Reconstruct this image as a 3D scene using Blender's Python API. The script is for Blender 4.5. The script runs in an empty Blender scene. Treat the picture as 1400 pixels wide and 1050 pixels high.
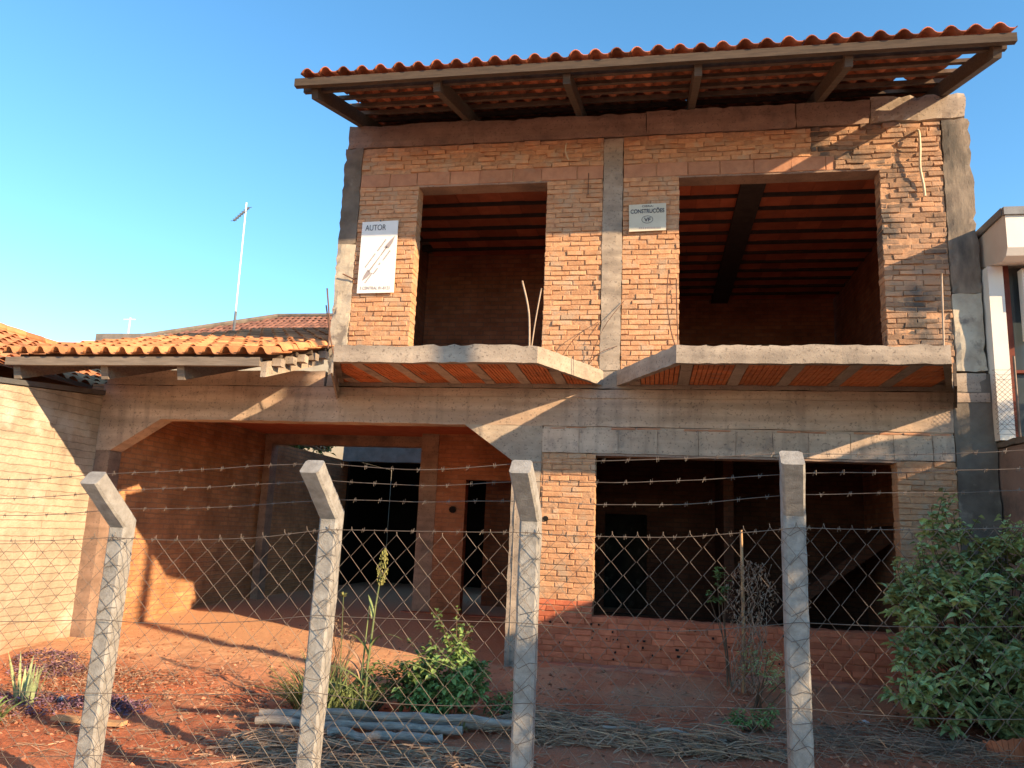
import bpy, math, random
from mathutils import Vector, Matrix, noise
random.seed(7)
R = math.radians
scene = bpy.context.scene
C = scene.collection

# ------------------------------------------------------------------ camera
cam_d = bpy.data.cameras.new("Camera"); cam = bpy.data.objects.new("Camera", cam_d); C.objects.link(cam)
scene.camera = cam
yaw, pitch, roll, FPX = R(10.37), R(10.747), R(2.430), 1071.4
cy, sy, cp, sp = math.cos(yaw), math.sin(yaw), math.cos(pitch), math.sin(pitch)
fw = Vector((-sy*cp, cy*cp, sp)); rt = Vector((cy, sy, 0)); up = rt.cross(fw)
r2 = math.cos(roll)*rt + math.sin(roll)*up; u2 = -math.sin(roll)*rt + math.cos(roll)*up
m = Matrix((r2, u2, -fw)).transposed().to_4x4(); m.translation = Vector((0, 0, 1.6))
cam.matrix_world = m
cam_d.sensor_width = 36; cam_d.lens = 36*FPX/1400; cam_d.clip_end = 3000; cam_d.clip_start = .05

# ------------------------------------------------------------------ light
S = Vector((1.9, -1.0, .83)).normalized()
w = bpy.data.worlds.new("World"); scene.world = w; w.use_nodes = True
nt = w.node_tree; bg = nt.nodes['Background']
sky = nt.nodes.new('ShaderNodeTexSky'); sky.sky_type = 'NISHITA'; sky.sun_disc = False
sky.sun_elevation = math.asin(S.z); sky.sun_rotation = math.atan2(S.x, S.y)
sky.air_density = 1.0; sky.dust_density = .0; sky.ozone_density = 2.3
hs = nt.nodes.new('ShaderNodeHueSaturation'); hs.inputs['Hue'].default_value = .492; hs.inputs['Saturation'].default_value = 1.2; nt.links.new(sky.outputs[0], hs.inputs['Color']); nt.links.new(hs.outputs[0], bg.inputs[0]); bg.inputs[1].default_value = .142
sl = bpy.data.lights.new("Sun", 'SUN'); sl.energy = 4.9; sl.angle = R(.6); sl.color = (1, .72, .43)
so = bpy.data.objects.new("Sun", sl); C.objects.link(so); so.rotation_euler = (-S).to_track_quat('-Z', 'Y').to_euler()
scene.view_settings.view_transform = 'Standard'; scene.view_settings.look = 'None'
scene.view_settings.exposure = 1.2; scene.view_settings.gamma = 1
scene.render.engine = 'CYCLES'
scene.cycles.max_bounces = 8; scene.cycles.diffuse_bounces = 5

# ------------------------------------------------------------------ materials
def mat(name, c1, c2=None, scale=6, rough=.9, bump=.15, bscale=40, stain=None, sscale=1.5, slo=.55, shi=.68,
        attr=0.0, stretch=(1, 1, 1), metal=0, spec=.3, detail=6, extra=None, bdist=.01):
    """procedural: noise mix of two base colours, an optional stain colour, per-piece tint from face attribute 'v'"""
    mt = bpy.data.materials.new(name); mt.use_nodes = True
    n = mt.node_tree; b = n.nodes['Principled BSDF']; L = n.links.new
    b.inputs['Roughness'].default_value = rough; b.inputs['Metallic'].default_value = metal
    b.inputs['Specular IOR Level'].default_value = spec
    tc = n.nodes.new('ShaderNodeTexCoord'); mp = n.nodes.new('ShaderNodeMapping')
    mp.inputs['Scale'].default_value = stretch; L(tc.outputs['Object'], mp.inputs[0])
    def nz(s, d=6, r=.6):
        q = n.nodes.new('ShaderNodeTexNoise'); q.inputs['Scale'].default_value = s
        q.inputs['Detail'].default_value = d; q.inputs['Roughness'].default_value = r
        L(mp.outputs[0], q.inputs['Vector']); return q
    c2 = c2 or tuple(x*.7 for x in c1)
    rp = n.nodes.new('ShaderNodeValToRGB'); rp.color_ramp.elements[0].position = .35; rp.color_ramp.elements[1].position = .65
    rp.color_ramp.elements[0].color = (*c2, 1); rp.color_ramp.elements[1].color = (*c1, 1)
    L(nz(scale, detail).outputs[0], rp.inputs[0]); col = rp.outputs[0]
    if stain:
        r3 = n.nodes.new('ShaderNodeValToRGB'); r3.color_ramp.elements[0].position = slo; r3.color_ramp.elements[1].position = shi
        L(nz(sscale, 8, .65).outputs[0], r3.inputs[0])
        mx = n.nodes.new('ShaderNodeMixRGB'); L(r3.outputs[0], mx.inputs[0]); L(col, mx.inputs[1]); mx.inputs[2].default_value = (*stain, 1)
        col = mx.outputs[0]
    if extra: col = extra(n, L, tc, col)
    if attr:
        at = n.nodes.new('ShaderNodeAttribute'); at.attribute_name = 'v'
        mr = n.nodes.new('ShaderNodeMapRange'); mr.inputs[3].default_value = 1-attr; mr.inputs[4].default_value = 1+attr*.8
        L(at.outputs['Fac'], mr.inputs[0])
        vm = n.nodes.new('ShaderNodeVectorMath'); vm.operation = 'SCALE'; L(col, vm.inputs[0]); L(mr.outputs[0], vm.inputs['Scale']); col = vm.outputs[0]
    L(col, b.inputs['Base Color'])
    if bump:
        bm_ = n.nodes.new('ShaderNodeBump'); bm_.inputs['Strength'].default_value = bump; bm_.inputs['Distance'].default_value = bdist
        L(nz(bscale, 8, .7).outputs[0], bm_.inputs['Height']); L(bm_.outputs[0], b.inputs['Normal'])
    return mt

def brickmat(name, c1, c2, mortar, axis='x', bw=.23, bh=.07, bump=.6, ms=.012, stain=None, rough=.95, splash=None):
    """shader bricks for the walls one sees from afar; axis = horizontal axis of the wall"""
    mt = bpy.data.materials.new(name); mt.use_nodes = True
    n = mt.node_tree; b = n.nodes['Principled BSDF']; L = n.links.new; b.inputs['Roughness'].default_value = rough
    b.inputs['Specular IOR Level'].default_value = .15
    tc = n.nodes.new('ShaderNodeTexCoord'); sx = n.nodes.new('ShaderNodeSeparateXYZ'); L(tc.outputs['Object'], sx.inputs[0])
    cb = n.nodes.new('ShaderNodeCombineXYZ'); L(sx.outputs[0 if axis == 'x' else 1], cb.inputs[0]); L(sx.outputs[2], cb.inputs[1])
    nz = n.nodes.new('ShaderNodeTexNoise'); nz.inputs['Scale'].default_value = 9; nz.inputs['Detail'].default_value = 5; L(tc.outputs['Object'], nz.inputs[0])
    ms1 = n.nodes.new('ShaderNodeVectorMath'); ms1.operation = 'SCALE'; L(nz.outputs['Color'], ms1.inputs[0]); ms1.inputs['Scale'].default_value = .035
    ad = n.nodes.new('ShaderNodeVectorMath'); L(cb.outputs[0], ad.inputs[0]); L(ms1.outputs[0], ad.inputs[1])
    bt = n.nodes.new('ShaderNodeTexBrick'); bt.inputs['Scale'].default_value = 1; bt.inputs['Brick Width'].default_value = bw
    bt.inputs['Row Height'].default_value = bh; bt.inputs['Mortar Size'].default_value = ms; bt.inputs['Mortar Smooth'].default_value = .3
    bt.inputs['Color1'].default_value = (*c1, 1); bt.inputs['Color2'].default_value = (*c2, 1); bt.inputs['Mortar'].default_value = (*mortar, 1)
    L(ad.outputs[0], bt.inputs[0]); col = bt.outputs[0]
    n2 = n.nodes.new('ShaderNodeTexNoise'); n2.inputs['Scale'].default_value = 2.2; n2.inputs['Detail'].default_value = 9; n2.inputs['Roughness'].default_value = .7; L(tc.outputs['Object'], n2.inputs[0])
    mr = n.nodes.new('ShaderNodeMapRange'); mr.inputs[1].default_value = .3; mr.inputs[2].default_value = .7; mr.inputs[3].default_value = .6; mr.inputs[4].default_value = 1.3; L(n2.outputs[0], mr.inputs[0])
    vm = n.nodes.new('ShaderNodeVectorMath'); vm.operation = 'SCALE'; L(col, vm.inputs[0]); L(mr.outputs[0], vm.inputs['Scale']); fin = vm.outputs[0]
    if splash:
        n5 = n.nodes.new('ShaderNodeTexNoise'); n5.inputs['Scale'].default_value = 1.3; n5.inputs['Detail'].default_value = 8; L(tc.outputs['Object'], n5.inputs[0])
        r5 = n.nodes.new('ShaderNodeValToRGB'); r5.color_ramp.elements[0].position = .56; r5.color_ramp.elements[1].position = .64; L(n5.outputs[0], r5.inputs[0])
        m5 = n.nodes.new('ShaderNodeMixRGB'); L(r5.outputs[0], m5.inputs[0]); L(fin, m5.inputs[1]); m5.inputs[2].default_value = (.52, .47, .39, 1)
        n4 = n.nodes.new('ShaderNodeTexNoise'); n4.inputs['Scale'].default_value = 5; n4.inputs['Detail'].default_value = 7; L(tc.outputs['Object'], n4.inputs[0])
        a4 = n.nodes.new('ShaderNodeMath'); a4.operation = 'MULTIPLY_ADD'; L(n4.outputs[0], a4.inputs[0]); a4.inputs[1].default_value = -.9; L(sx.outputs[2], a4.inputs[2])
        r4 = n.nodes.new('ShaderNodeMapRange'); r4.inputs[1].default_value = -.40; r4.inputs[2].default_value = .05; r4.inputs[3].default_value = .8; r4.inputs[4].default_value = 0; L(a4.outputs[0], r4.inputs[0])
        m4 = n.nodes.new('ShaderNodeMixRGB'); L(r4.outputs[0], m4.inputs[0]); L(m5.outputs[0], m4.inputs[1]); m4.inputs[2].default_value = (*splash, 1); fin = m4.outputs[0]
    L(fin, b.inputs['Base Color'])
    n3 = n.nodes.new('ShaderNodeTexNoise'); n3.inputs['Scale'].default_value = 45; n3.inputs['Detail'].default_value = 6; L(tc.outputs['Object'], n3.inputs[0])
    ma = n.nodes.new('ShaderNodeMath'); ma.operation = 'MULTIPLY_ADD'; L(bt.outputs['Fac'], ma.inputs[0]); ma.inputs[1].default_value = -1; L(n3.outputs[0], ma.inputs[2])
    bp = n.nodes.new('ShaderNodeBump'); bp.inputs['Strength'].default_value = bump; bp.inputs['Distance'].default_value = .012; L(ma.outputs[0], bp.inputs['Height']); L(bp.outputs[0], b.inputs['Normal'])
    return mt

def pits(n, L, tc, col):
    q = n.nodes.new('ShaderNodeTexNoise'); q.inputs['Scale'].default_value = 42; q.inputs['Detail'].default_value = 4; L(tc.outputs['Object'], q.inputs[0])
    r = n.nodes.new('ShaderNodeValToRGB'); r.color_ramp.elements[0].position = .60; r.color_ramp.elements[1].position = .66; L(q.outputs[0], r.inputs[0])
    mu = n.nodes.new('ShaderNodeMath'); mu.operation = 'MULTIPLY'; mu.inputs[1].default_value = .55; L(r.outputs[0], mu.inputs[0])
    mx = n.nodes.new('ShaderNodeMixRGB'); L(mu.outputs[0], mx.inputs[0]); L(col, mx.inputs[1]); mx.inputs[2].default_value = (.10, .08, .065, 1)
    w_ = n.nodes.new('ShaderNodeMapping'); w_.inputs['Scale'].default_value = (.25, .25, 9); L(tc.outputs['Object'], w_.inputs[0])
    q2 = n.nodes.new('ShaderNodeTexNoise'); q2.inputs['Scale'].default_value = 1; q2.inputs['Detail'].default_value = 3; L(w_.outputs[0], q2.inputs[0])
    mr = n.nodes.new('ShaderNodeMapRange'); mr.inputs[1].default_value = .35; mr.inputs[2].default_value = .65; mr.inputs[3].default_value = .82; mr.inputs[4].default_value = 1.14; L(q2.outputs[0], mr.inputs[0])
    vm = n.nodes.new('ShaderNodeVectorMath'); vm.operation = 'SCALE'; L(mx.outputs[0], vm.inputs[0]); L(mr.outputs[0], vm.inputs['Scale'])
    return vm.outputs[0]
def drip(n, L, tc, col):
    col = pits(n, L, tc, col)
    mp = n.nodes.new('ShaderNodeMapping'); mp.inputs['Scale'].default_value = (9, 1, .9); L(tc.outputs['Object'], mp.inputs[0])
    q = n.nodes.new('ShaderNodeTexNoise'); q.inputs['Scale'].default_value = 1; q.inputs['Detail'].default_value = 5; L(mp.outputs[0], q.inputs[0])
    r = n.nodes.new('ShaderNodeValToRGB'); r.color_ramp.elements[0].position = .52; r.color_ramp.elements[1].position = .66; L(q.outputs[0], r.inputs[0])
    mu = n.nodes.new('ShaderNodeMath'); mu.operation = 'MULTIPLY'; mu.inputs[1].default_value = .28; L(r.outputs[0], mu.inputs[0])
    mx = n.nodes.new('ShaderNodeMixRGB'); L(mu.outputs[0], mx.inputs[0]); L(col, mx.inputs[1]); mx.inputs[2].default_value = (.12, .095, .08, 1)
    return mx.outputs[0]
BR1, BR2 = (.60, .335, .18), (.47, .24, .125)
M = {}
M['brick'] = mat('rough clay brick', BR1, BR2, scale=14, attr=.15, bump=.9, bscale=45, stain=(.47, .32, .21), sscale=4.5, slo=.50, shi=.62)
M['brick_grey'] = mat('mortar stained clay brick', (.47, .26, .145), (.30, .20, .135), scale=5, attr=.3, bump=.9, bscale=45, stain=(.115, .095, .08), sscale=1.5, slo=.46, shi=.60)
M['brick_pink'] = mat('pale pink clay block', (.50, .26, .155), (.39, .19, .115), scale=9, attr=.16, bump=.25, bscale=60, stain=(.36, .27, .2), sscale=3, slo=.58, shi=.75)
M['brick_red'] = mat('dirt reddened brick', (.56, .17, .085), (.43, .115, .058), scale=8, attr=.22, bump=.5, bscale=50)
M['mortar'] = mat('rough mortar', (.52, .31, .18), (.36, .20, .115), scale=22, bump=.9, bscale=50)
M['mortar_red'] = mat('reddened mortar', (.50, .17, .085), (.40, .12, .06), scale=22, bump=.9, bscale=50)
M['concrete'] = mat('raw concrete', (.42, .345, .27), (.29, .235, .185), scale=3.5, bump=.45, bscale=30, stain=(.17, .14, .115), sscale=1.6, slo=.54, shi=.72, stretch=(1, 1, 1.6), attr=.12, extra=pits)
M['concrete_pink'] = mat('clay stained concrete', (.33, .225, .165), (.235, .155, .115), scale=4, bump=.4, bscale=30, stain=(.15, .11, .09), sscale=1.8, slo=.54, shi=.7, attr=.14, extra=pits)
M['concrete_grey'] = mat('grey concrete', (.33, .29, .25), (.23, .20, .17), scale=5, bump=.5, bscale=40, stain=(.14, .125, .115), sscale=2.4, slo=.55, shi=.7, attr=.1)
M['concrete_dark'] = mat('blackened concrete', (.20, .165, .13), (.11, .09, .072), scale=3.2, bump=.6, bscale=28, stain=(.33, .28, .22), sscale=1.9, slo=.60, shi=.72)
M['concrete_stained'] = mat('stained tan concrete', (.26, .21, .16), (.15, .12, .095), scale=4.5, bump=.6, bscale=24, stain=(.09, .08, .068), sscale=1.3, slo=.50, shi=.66, stretch=(2, 1, .7))
M['concrete_patch'] = mat('patched pale concrete', (.50, .44, .34), (.36, .31, .24), scale=6, bump=.7, bscale=18, stain=(.2, .17, .14), sscale=2.8, slo=.54, shi=.62)
M['beam'] = mat('poured concrete beam', (.54, .40, .295), (.38, .275, .20), scale=2.2, bump=.5, bscale=26, stain=(.20, .165, .14), sscale=1.1, slo=.52, shi=.72, stretch=(.7, 1, 2.2), extra=drip, attr=.1)
M['block'] = mat('concrete lintel block', (.54, .41, .31), (.42, .315, .235), scale=4, bump=.5, bscale=26, stain=(.2, .16, .14), sscale=3, slo=.56, shi=.7, extra=drip, attr=.16)
M['plaster'] = mat('cream cement wash', (.50, .45, .35), (.42, .37, .285), scale=3, bump=.3, bscale=22, stain=(.60, .56, .48), sscale=1.1, slo=.6, shi=.75)
M['tile'] = mat('sun bleached clay roof tile', (.60, .26, .11), (.46, .185, .08), scale=7, attr=.42, bump=.3, bscale=60, stain=(.27, .14, .085), sscale=5, slo=.55, shi=.74)
M['tile_red'] = mat('red clay roof tile', (.44, .145, .07), (.30, .09, .045), scale=7, attr=.45, bump=.3, bscale=60, stain=(.14, .075, .055), sscale=5, slo=.54, shi=.72)
M['tile_old'] = mat('old brown roof tile', (.27, .125, .08), (.19, .085, .06), scale=5, attr=.3, bump=.3, bscale=40, stain=(.12, .07, .055), sscale=3, slo=.54, shi=.7)
M['wood_grey'] = mat('grey weathered timber', (.23, .185, .145), (.15, .12, .095), scale=9, bump=.3, bscale=30, stretch=(.5, 3, 6), attr=.2, stain=(.34, .28, .22), sscale=4, slo=.62, shi=.75)
M['wood'] = mat('weathered timber', (.105, .075, .054), (.065, .048, .036), scale=9, bump=.3, bscale=30, stretch=(.5, 3, 6), attr=.2, stain=(.36, .28, .2), sscale=4, slo=.70, shi=.84)
M['wood_dark'] = mat('dark rough timber', (.13, .085, .06), (.075, .05, .038), scale=9, bump=.3, bscale=30, attr=.2)
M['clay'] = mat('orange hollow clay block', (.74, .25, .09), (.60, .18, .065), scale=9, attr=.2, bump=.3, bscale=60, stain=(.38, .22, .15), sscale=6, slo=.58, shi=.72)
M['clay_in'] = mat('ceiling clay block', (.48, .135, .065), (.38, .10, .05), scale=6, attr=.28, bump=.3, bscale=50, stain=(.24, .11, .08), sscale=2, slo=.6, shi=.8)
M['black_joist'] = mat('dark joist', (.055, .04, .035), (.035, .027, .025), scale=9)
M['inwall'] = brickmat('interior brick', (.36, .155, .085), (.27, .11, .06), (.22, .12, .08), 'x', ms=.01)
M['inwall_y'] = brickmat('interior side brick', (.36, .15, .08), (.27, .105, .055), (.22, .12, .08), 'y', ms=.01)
M['inwall_shade'] = brickmat('shade darkened interior brick', (.13, .055, .033), (.10, .04, .024), (.085, .045, .03), 'x', ms=.01)  # darker copy of the interior brick, room shade put into its colour
M['shade_painted'] = mat('mossy dark wall', (.075, .075, .06), (.03, .032, .028), scale=3, bump=.5, bscale=20, stain=(.12, .12, .10), sscale=5, slo=.55, shi=.68)  # near-black tone paints the shade onto the yard wall
M['garage_y'] = brickmat('garage brick', (.56, .28, .135), (.44, .205, .10), (.40, .225, .13), 'y', ms=.011, bump=.9)
M['garage_x'] = brickmat('garage back brick', (.44, .19, .10), (.36, .15, .078), (.34, .16, .095), 'x', ms=.009, bump=.7)
M['greybrick'] = brickmat('grey unrendered brick', (.22, .20, .19), (.17, .15, .145), (.1, .09, .09), 'x', bump=.8)
M['wall_course'] = brickmat('cement washed brick courses', (.46, .37, .275), (.41, .325, .24), (.31, .255, .19), 'y', bw=4.3, bh=.085, ms=.005, bump=.9, splash=(.34, .19, .11))
M['floor'] = mat('dusty floor', (.42, .23, .15), (.33, .16, .1), scale=2, bump=.3, bscale=25)
M['post'] = mat('cast concrete post', (.33, .315, .29), (.22, .205, .185), scale=16, bump=.6, bscale=90, stain=(.19, .175, .155), sscale=7, slo=.56, shi=.72)
M['wire'] = mat('rusty galvanised wire', (.19, .155, .125), (.12, .09, .07), scale=12, bump=0, rough=.6, metal=.3)
M['rebar'] = mat('rusted steel bar', (.17, .09, .06), (.10, .055, .04), scale=20, bump=.2)
M['rebar_pale'] = mat('dusty pale rod', (.48, .36, .26), (.34, .25, .18), scale=20, bump=.2)
M['hose'] = mat('pale plastic conduit', (.62, .50, .34), (.5, .4, .27), scale=8, bump=.05, rough=.5)
M['white'] = mat('white enamel', (.80, .80, .77), (.74, .73, .69), scale=3, bump=.03, rough=.45)
M['cream_sign'] = mat('faded cream sign', (.60, .57, .46), (.52, .49, .39), scale=4, bump=.03, rough=.5)
M['ink'] = mat('dark ink', (.10, .11, .13), (.08, .09, .1), bump=0, rough=.6)
M['ink_pale'] = mat('faded ink', (.34, .30, .30), (.29, .26, .27), bump=0, rough=.6)
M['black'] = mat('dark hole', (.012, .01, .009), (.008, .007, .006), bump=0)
M['white_wall'] = mat('white painted render', (.74, .71, .64), (.66, .63, .57), scale=2, bump=.12, bscale=40)
def rust(n, L, tc, col):
    mp = n.nodes.new('ShaderNodeMapping'); mp.inputs['Location'].default_value = (0, -8.56, -4.72); L(tc.outputs['Object'], mp.inputs[0])
    s = n.nodes.new('ShaderNodeMapping'); s.inputs['Scale'].default_value = (0, 5.5, 4.2); L(mp.outputs[0], s.inputs[0])
    g = n.nodes.new('ShaderNodeTexGradient'); g.gradient_type = 'SPHERICAL'; L(s.outputs[0], g.inputs[0])
    q = n.nodes.new('ShaderNodeTexNoise'); q.inputs['Scale'].default_value = 14; q.inputs['Detail'].default_value = 6; L(tc.outputs['Object'], q.inputs[0])
    mu = n.nodes.new('ShaderNodeMath'); mu.operation = 'MULTIPLY'; L(g.outputs['Fac'], mu.inputs[0]); L(q.outputs[0], mu.inputs[1])
    m2 = n.nodes.new('ShaderNodeMath'); m2.operation = 'MULTIPLY'; m2.inputs[1].default_value = 2.2; m2.use_clamp = True; L(mu.outputs[0], m2.inputs[0])
    mx = n.nodes.new('ShaderNodeMixRGB'); L(m2.outputs[0], mx.inputs[0]); L(col, mx.inputs[1]); mx.inputs[2].default_value = (.42, .12, .03, 1)
    return mx.outputs[0]
M['white_rust'] = mat('rust stained white render', (.60, .50, .40), (.52, .41, .32), scale=2, bump=.12, extra=rust)
M['flash'] = mat('grey metal flashing', (.20, .20, .20), (.14, .14, .14), scale=6, bump=.05, rough=.5, metal=.5)
M['glass_dark'] = mat('dark window glass', (.05, .065, .07), (.035, .045, .05), scale=1, bump=0, rough=.06, spec=.8)
M['redframe'] = mat('dark red frame', (.16, .045, .03), (.10, .03, .02), scale=6, bump=.1)
M['rwall'] = mat('brown cement block wall', (.30, .20, .155), (.22, .145, .11), scale=3, bump=.6, bscale=28, stain=(.10, .085, .07), sscale=1.7, slo=.56, shi=.72)
M['log'] = mat('pale bark', (.40, .35, .30), (.24, .20, .17), scale=18, bump=1.0, bscale=45, stretch=(.4, 2, 2))
M['straw'] = mat('dry straw', (.46, .31, .20), (.27, .165, .11), scale=5, attr=.5, bump=0)
M['stem'] = mat('brown stem', (.16, .10, .06), (.09, .06, .04), scale=9, bump=.2)
M['dry'] = mat('withered leaf', (.38, .24, .16), (.24, .15, .10), scale=9, attr=.4, bump=0)
M['bush'] = mat('dull green leaf', (.42, .48, .19), (.28, .34, .135), scale=5, attr=.4, bump=0, rough=.6, stain=(.24, .21, .04), sscale=4.5, slo=.70, shi=.76)
M['leaf'] = mat('fresh green leaf', (.20, .29, .09), (.12, .20, .06), scale=5, attr=.5, bump=0, rough=.6)
M['grass'] = mat('green grass blade', (.20, .24, .09), (.11, .15, .055), scale=5, attr=.5, bump=0, rough=.6)
M['pale_leaf'] = mat('pale striped leaf', (.34, .38, .20), (.20, .26, .12), scale=14, attr=.3, bump=0, stretch=(1, 1, 4))
M['purple'] = mat('purple creeping leaf', (.25, .14, .19), (.15, .085, .115), scale=6, attr=.55, bump=0)
M['yellow'] = mat('yellow seed head', (.30, .28, .09), (.19, .19, .06), scale=30, attr=.3, bump=0)
M['stone'] = mat('gravel', (.44, .21, .125), (.30, .12, .065), scale=5, attr=.6, bump=.3)
M['asphalt'] = mat('worn asphalt', (.16, .15, .14), (.11, .10, .095), scale=8, bump=.4, bscale=80)
M['apron'] = mat('red dusted concrete', (.50, .245, .165), (.40, .16, .10), scale=3, bump=.6, bscale=25, stain=(.44, .13, .065), sscale=1.6, slo=.48, shi=.62)
M['pot'] = mat('broken terracotta', (.52, .17, .08), (.42, .13, .06), scale=9, bump=.3)
M['plank'] = mat('split plank', (.55, .33, .17), (.45, .26, .13), scale=12, bump=.3, stretch=(1, 4, 4))
M['palm'] = mat('palm frond', (.09, .13, .05), (.06, .09, .035), scale=5, attr=.4, bump=0)
def dirt(n, L, tc, col):
    q = n.nodes.new('ShaderNodeTexNoise'); q.inputs['Scale'].default_value = 55; q.inputs['Detail'].default_value = 5; L(tc.outputs['Object'], q.inputs[0])
    r = n.nodes.new('ShaderNodeValToRGB'); r.color_ramp.elements[0].position = .56; r.color_ramp.elements[1].position = .66; L(q.outputs[0], r.inputs[0])
    mu = n.nodes.new('ShaderNodeMath'); mu.operation = 'MULTIPLY'; mu.inputs[1].default_value = .5; L(r.outputs[0], mu.inputs[0])
    mx = n.nodes.new('ShaderNodeMixRGB'); L(mu.outputs[0], mx.inputs[0]); L(col, mx.inputs[1]); mx.inputs[2].default_value = (.38, .25, .17, 1)
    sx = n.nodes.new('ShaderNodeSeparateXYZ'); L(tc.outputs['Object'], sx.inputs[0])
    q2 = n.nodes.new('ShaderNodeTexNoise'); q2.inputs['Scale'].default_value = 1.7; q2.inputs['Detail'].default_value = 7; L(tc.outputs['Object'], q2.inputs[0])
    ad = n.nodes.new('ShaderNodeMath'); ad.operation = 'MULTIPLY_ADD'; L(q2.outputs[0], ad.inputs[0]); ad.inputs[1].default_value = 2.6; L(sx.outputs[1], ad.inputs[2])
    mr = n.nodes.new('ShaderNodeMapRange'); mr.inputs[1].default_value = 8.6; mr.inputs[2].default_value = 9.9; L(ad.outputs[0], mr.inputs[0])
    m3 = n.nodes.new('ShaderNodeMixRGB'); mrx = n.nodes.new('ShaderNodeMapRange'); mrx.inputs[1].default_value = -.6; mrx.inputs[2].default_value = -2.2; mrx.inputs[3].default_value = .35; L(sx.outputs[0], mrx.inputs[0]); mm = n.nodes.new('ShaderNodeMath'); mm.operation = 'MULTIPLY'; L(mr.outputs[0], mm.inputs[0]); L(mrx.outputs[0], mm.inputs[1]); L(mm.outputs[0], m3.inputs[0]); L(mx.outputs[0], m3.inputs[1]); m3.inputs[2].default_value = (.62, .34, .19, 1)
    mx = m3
    return mx.outputs[0]
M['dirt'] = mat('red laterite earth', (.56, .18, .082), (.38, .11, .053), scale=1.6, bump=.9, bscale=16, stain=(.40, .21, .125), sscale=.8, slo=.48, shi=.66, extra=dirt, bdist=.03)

# ------------------------------------------------------------------ mesh helper
def nz3(p, s, seed=0.0): return noise.noise(Vector((p[0]*s+seed, p[1]*s-seed, p[2]*s+seed*.7)))
class MB:
    def __init__(s): s.v = []; s.f = []; s.a = []
    def poly(s, pts, a=None):
        i = len(s.v); s.v += [tuple(p) for p in pts]; s.f.append(tuple(range(i, i+len(pts)))); s.a.append(random.random() if a is None else a)
    def hexa(s, p, a=None):
        i = len(s.v); s.v += [tuple(q) for q in p]; a = random.random() if a is None else a
        for q in ((0, 3, 2, 1), (4, 5, 6, 7), (0, 1, 5, 4), (1, 2, 6, 5), (2, 3, 7, 6), (3, 0, 4, 7)):
            s.f.append(tuple(i+k for k in q)); s.a.append(a)
    def box(s, x0, x1, y0, y1, z0, z1, j=0, a=None):
        p = [(x0, y0, z0), (x1, y0, z0), (x1, y1, z0), (x0, y1, z0), (x0, y0, z1), (x1, y0, z1), (x1, y1, z1), (x0, y1, z1)]
        if j: p = [tuple(c+random.uniform(-j, j) for c in q) for q in p]
        s.hexa(p, a)
    def rough(s, x0, x1, y0, y1, z0, z1, seg=.12, amp=.008, fr=6, seed=0, a=None, chip=0):
        """box with a subdivided, noise-worn surface"""
        n = [max(1, min(80, int(round((b-c)/seg)))) for b, c in ((x1, x0), (y1, y0), (z1, z0))]
        idx = {}; a = random.random() if a is None else a
        def vt(i, j, k):
            key = (i, j, k)
            if key not in idx:
                p = Vector((x0+(x1-x0)*i/n[0], y0+(y1-y0)*j/n[1], z0+(z1-z0)*k/n[2]))
                d = Vector((nz3(p, fr, seed), nz3(p, fr, seed+9), nz3(p, fr, seed+21)))*amp
                e = (i in (0, n[0]))+(j in (0, n[1]))+(k in (0, n[2]))
                if chip and e >= 2:
                    c = Vector(((x0+x1)/2, (y0+y1)/2, (z0+z1)/2))
                    q = p-c; s_ = chip*max(0, nz3(p, fr*2.3, seed+5)+.15)
                    for ax, ii, nn in ((0, i, n[0]), (1, j, n[1]), (2, k, n[2])):
                        if ii in (0, nn): d[ax] -= math.copysign(s_, q[ax])
                idx[key] = len(s.v); s.v.append(tuple(p+d))
            return idx[key]
        for ax in range(3):
            u, v = [q for q in range(3) if q != ax]
            for side in (0, n[ax]):
                for i in range(n[u]):
                    for j in range(n[v]):
                        q = []
                        for di, dj in ((0, 0), (1, 0), (1, 1), (0, 1)):
                            t = [0, 0, 0]; t[ax] = side; t[u] = i+di; t[v] = j+dj; q.append(vt(*t))
                        if (side == 0) == (ax != 1): q.reverse()
                        s.f.append(tuple(q)); s.a.append(a)
    def tube(s, pts, r, n=6, a=None, cap=True):
        pts = [Vector(p) for p in pts]; a = random.random() if a is None else a
        base = len(s.v); rr = r if isinstance(r, (list, tuple)) else [r]*len(pts)
        for i, p in enumerate(pts):
            d = (pts[min(i+1, len(pts)-1)]-pts[max(i-1, 0)]).normalized()
            u = d.cross(Vector((0, 0, 1)) if abs(d.z) < .9 else Vector((1, 0, 0))).normalized(); v = d.cross(u)
            for k in range(n):
                t = 2*math.pi*k/n; s.v.append(tuple(p+rr[i]*(u*math.cos(t)+v*math.sin(t))))
        for i in range(len(pts)-1):
            for k in range(n):
                k2 = (k+1) % n
                s.f.append((base+i*n+k, base+i*n+k2, base+(i+1)*n+k2, base+(i+1)*n+k)); s.a.append(a)
        if cap:
            s.f.append(tuple(base+k for k in range(n))); s.a.append(a)
            e = base+(len(pts)-1)*n; s.f.append(tuple(e+n-1-k for k in range(n))); s.a.append(a)
    def build(s, name, mt, parent=None, off=None, smooth=False):
        me = bpy.data.meshes.new(name)
        o3 = Vector(off) if off is not None else (Vector(parent['_o']) if parent is not None and '_o' in parent else Vector((0, 0, 0)))
        me.from_pydata([(x-o3.x, y-o3.y, z-o3.z) for x, y, z in s.v], [], s.f)
        at = me.attributes.new('v', 'FLOAT', 'FACE'); at.data.foreach_set('value', s.a)
        me.materials.append(mt)
        if smooth: me.polygons.foreach_set('use_smooth', [True]*len(me.polygons))
        me.update()
        o = bpy.data.objects.new(name, me); C.objects.link(o)
        o['_o'] = tuple(o3)
        if parent: o.parent = parent
        elif off is not None: o.location = off
        return o
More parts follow.
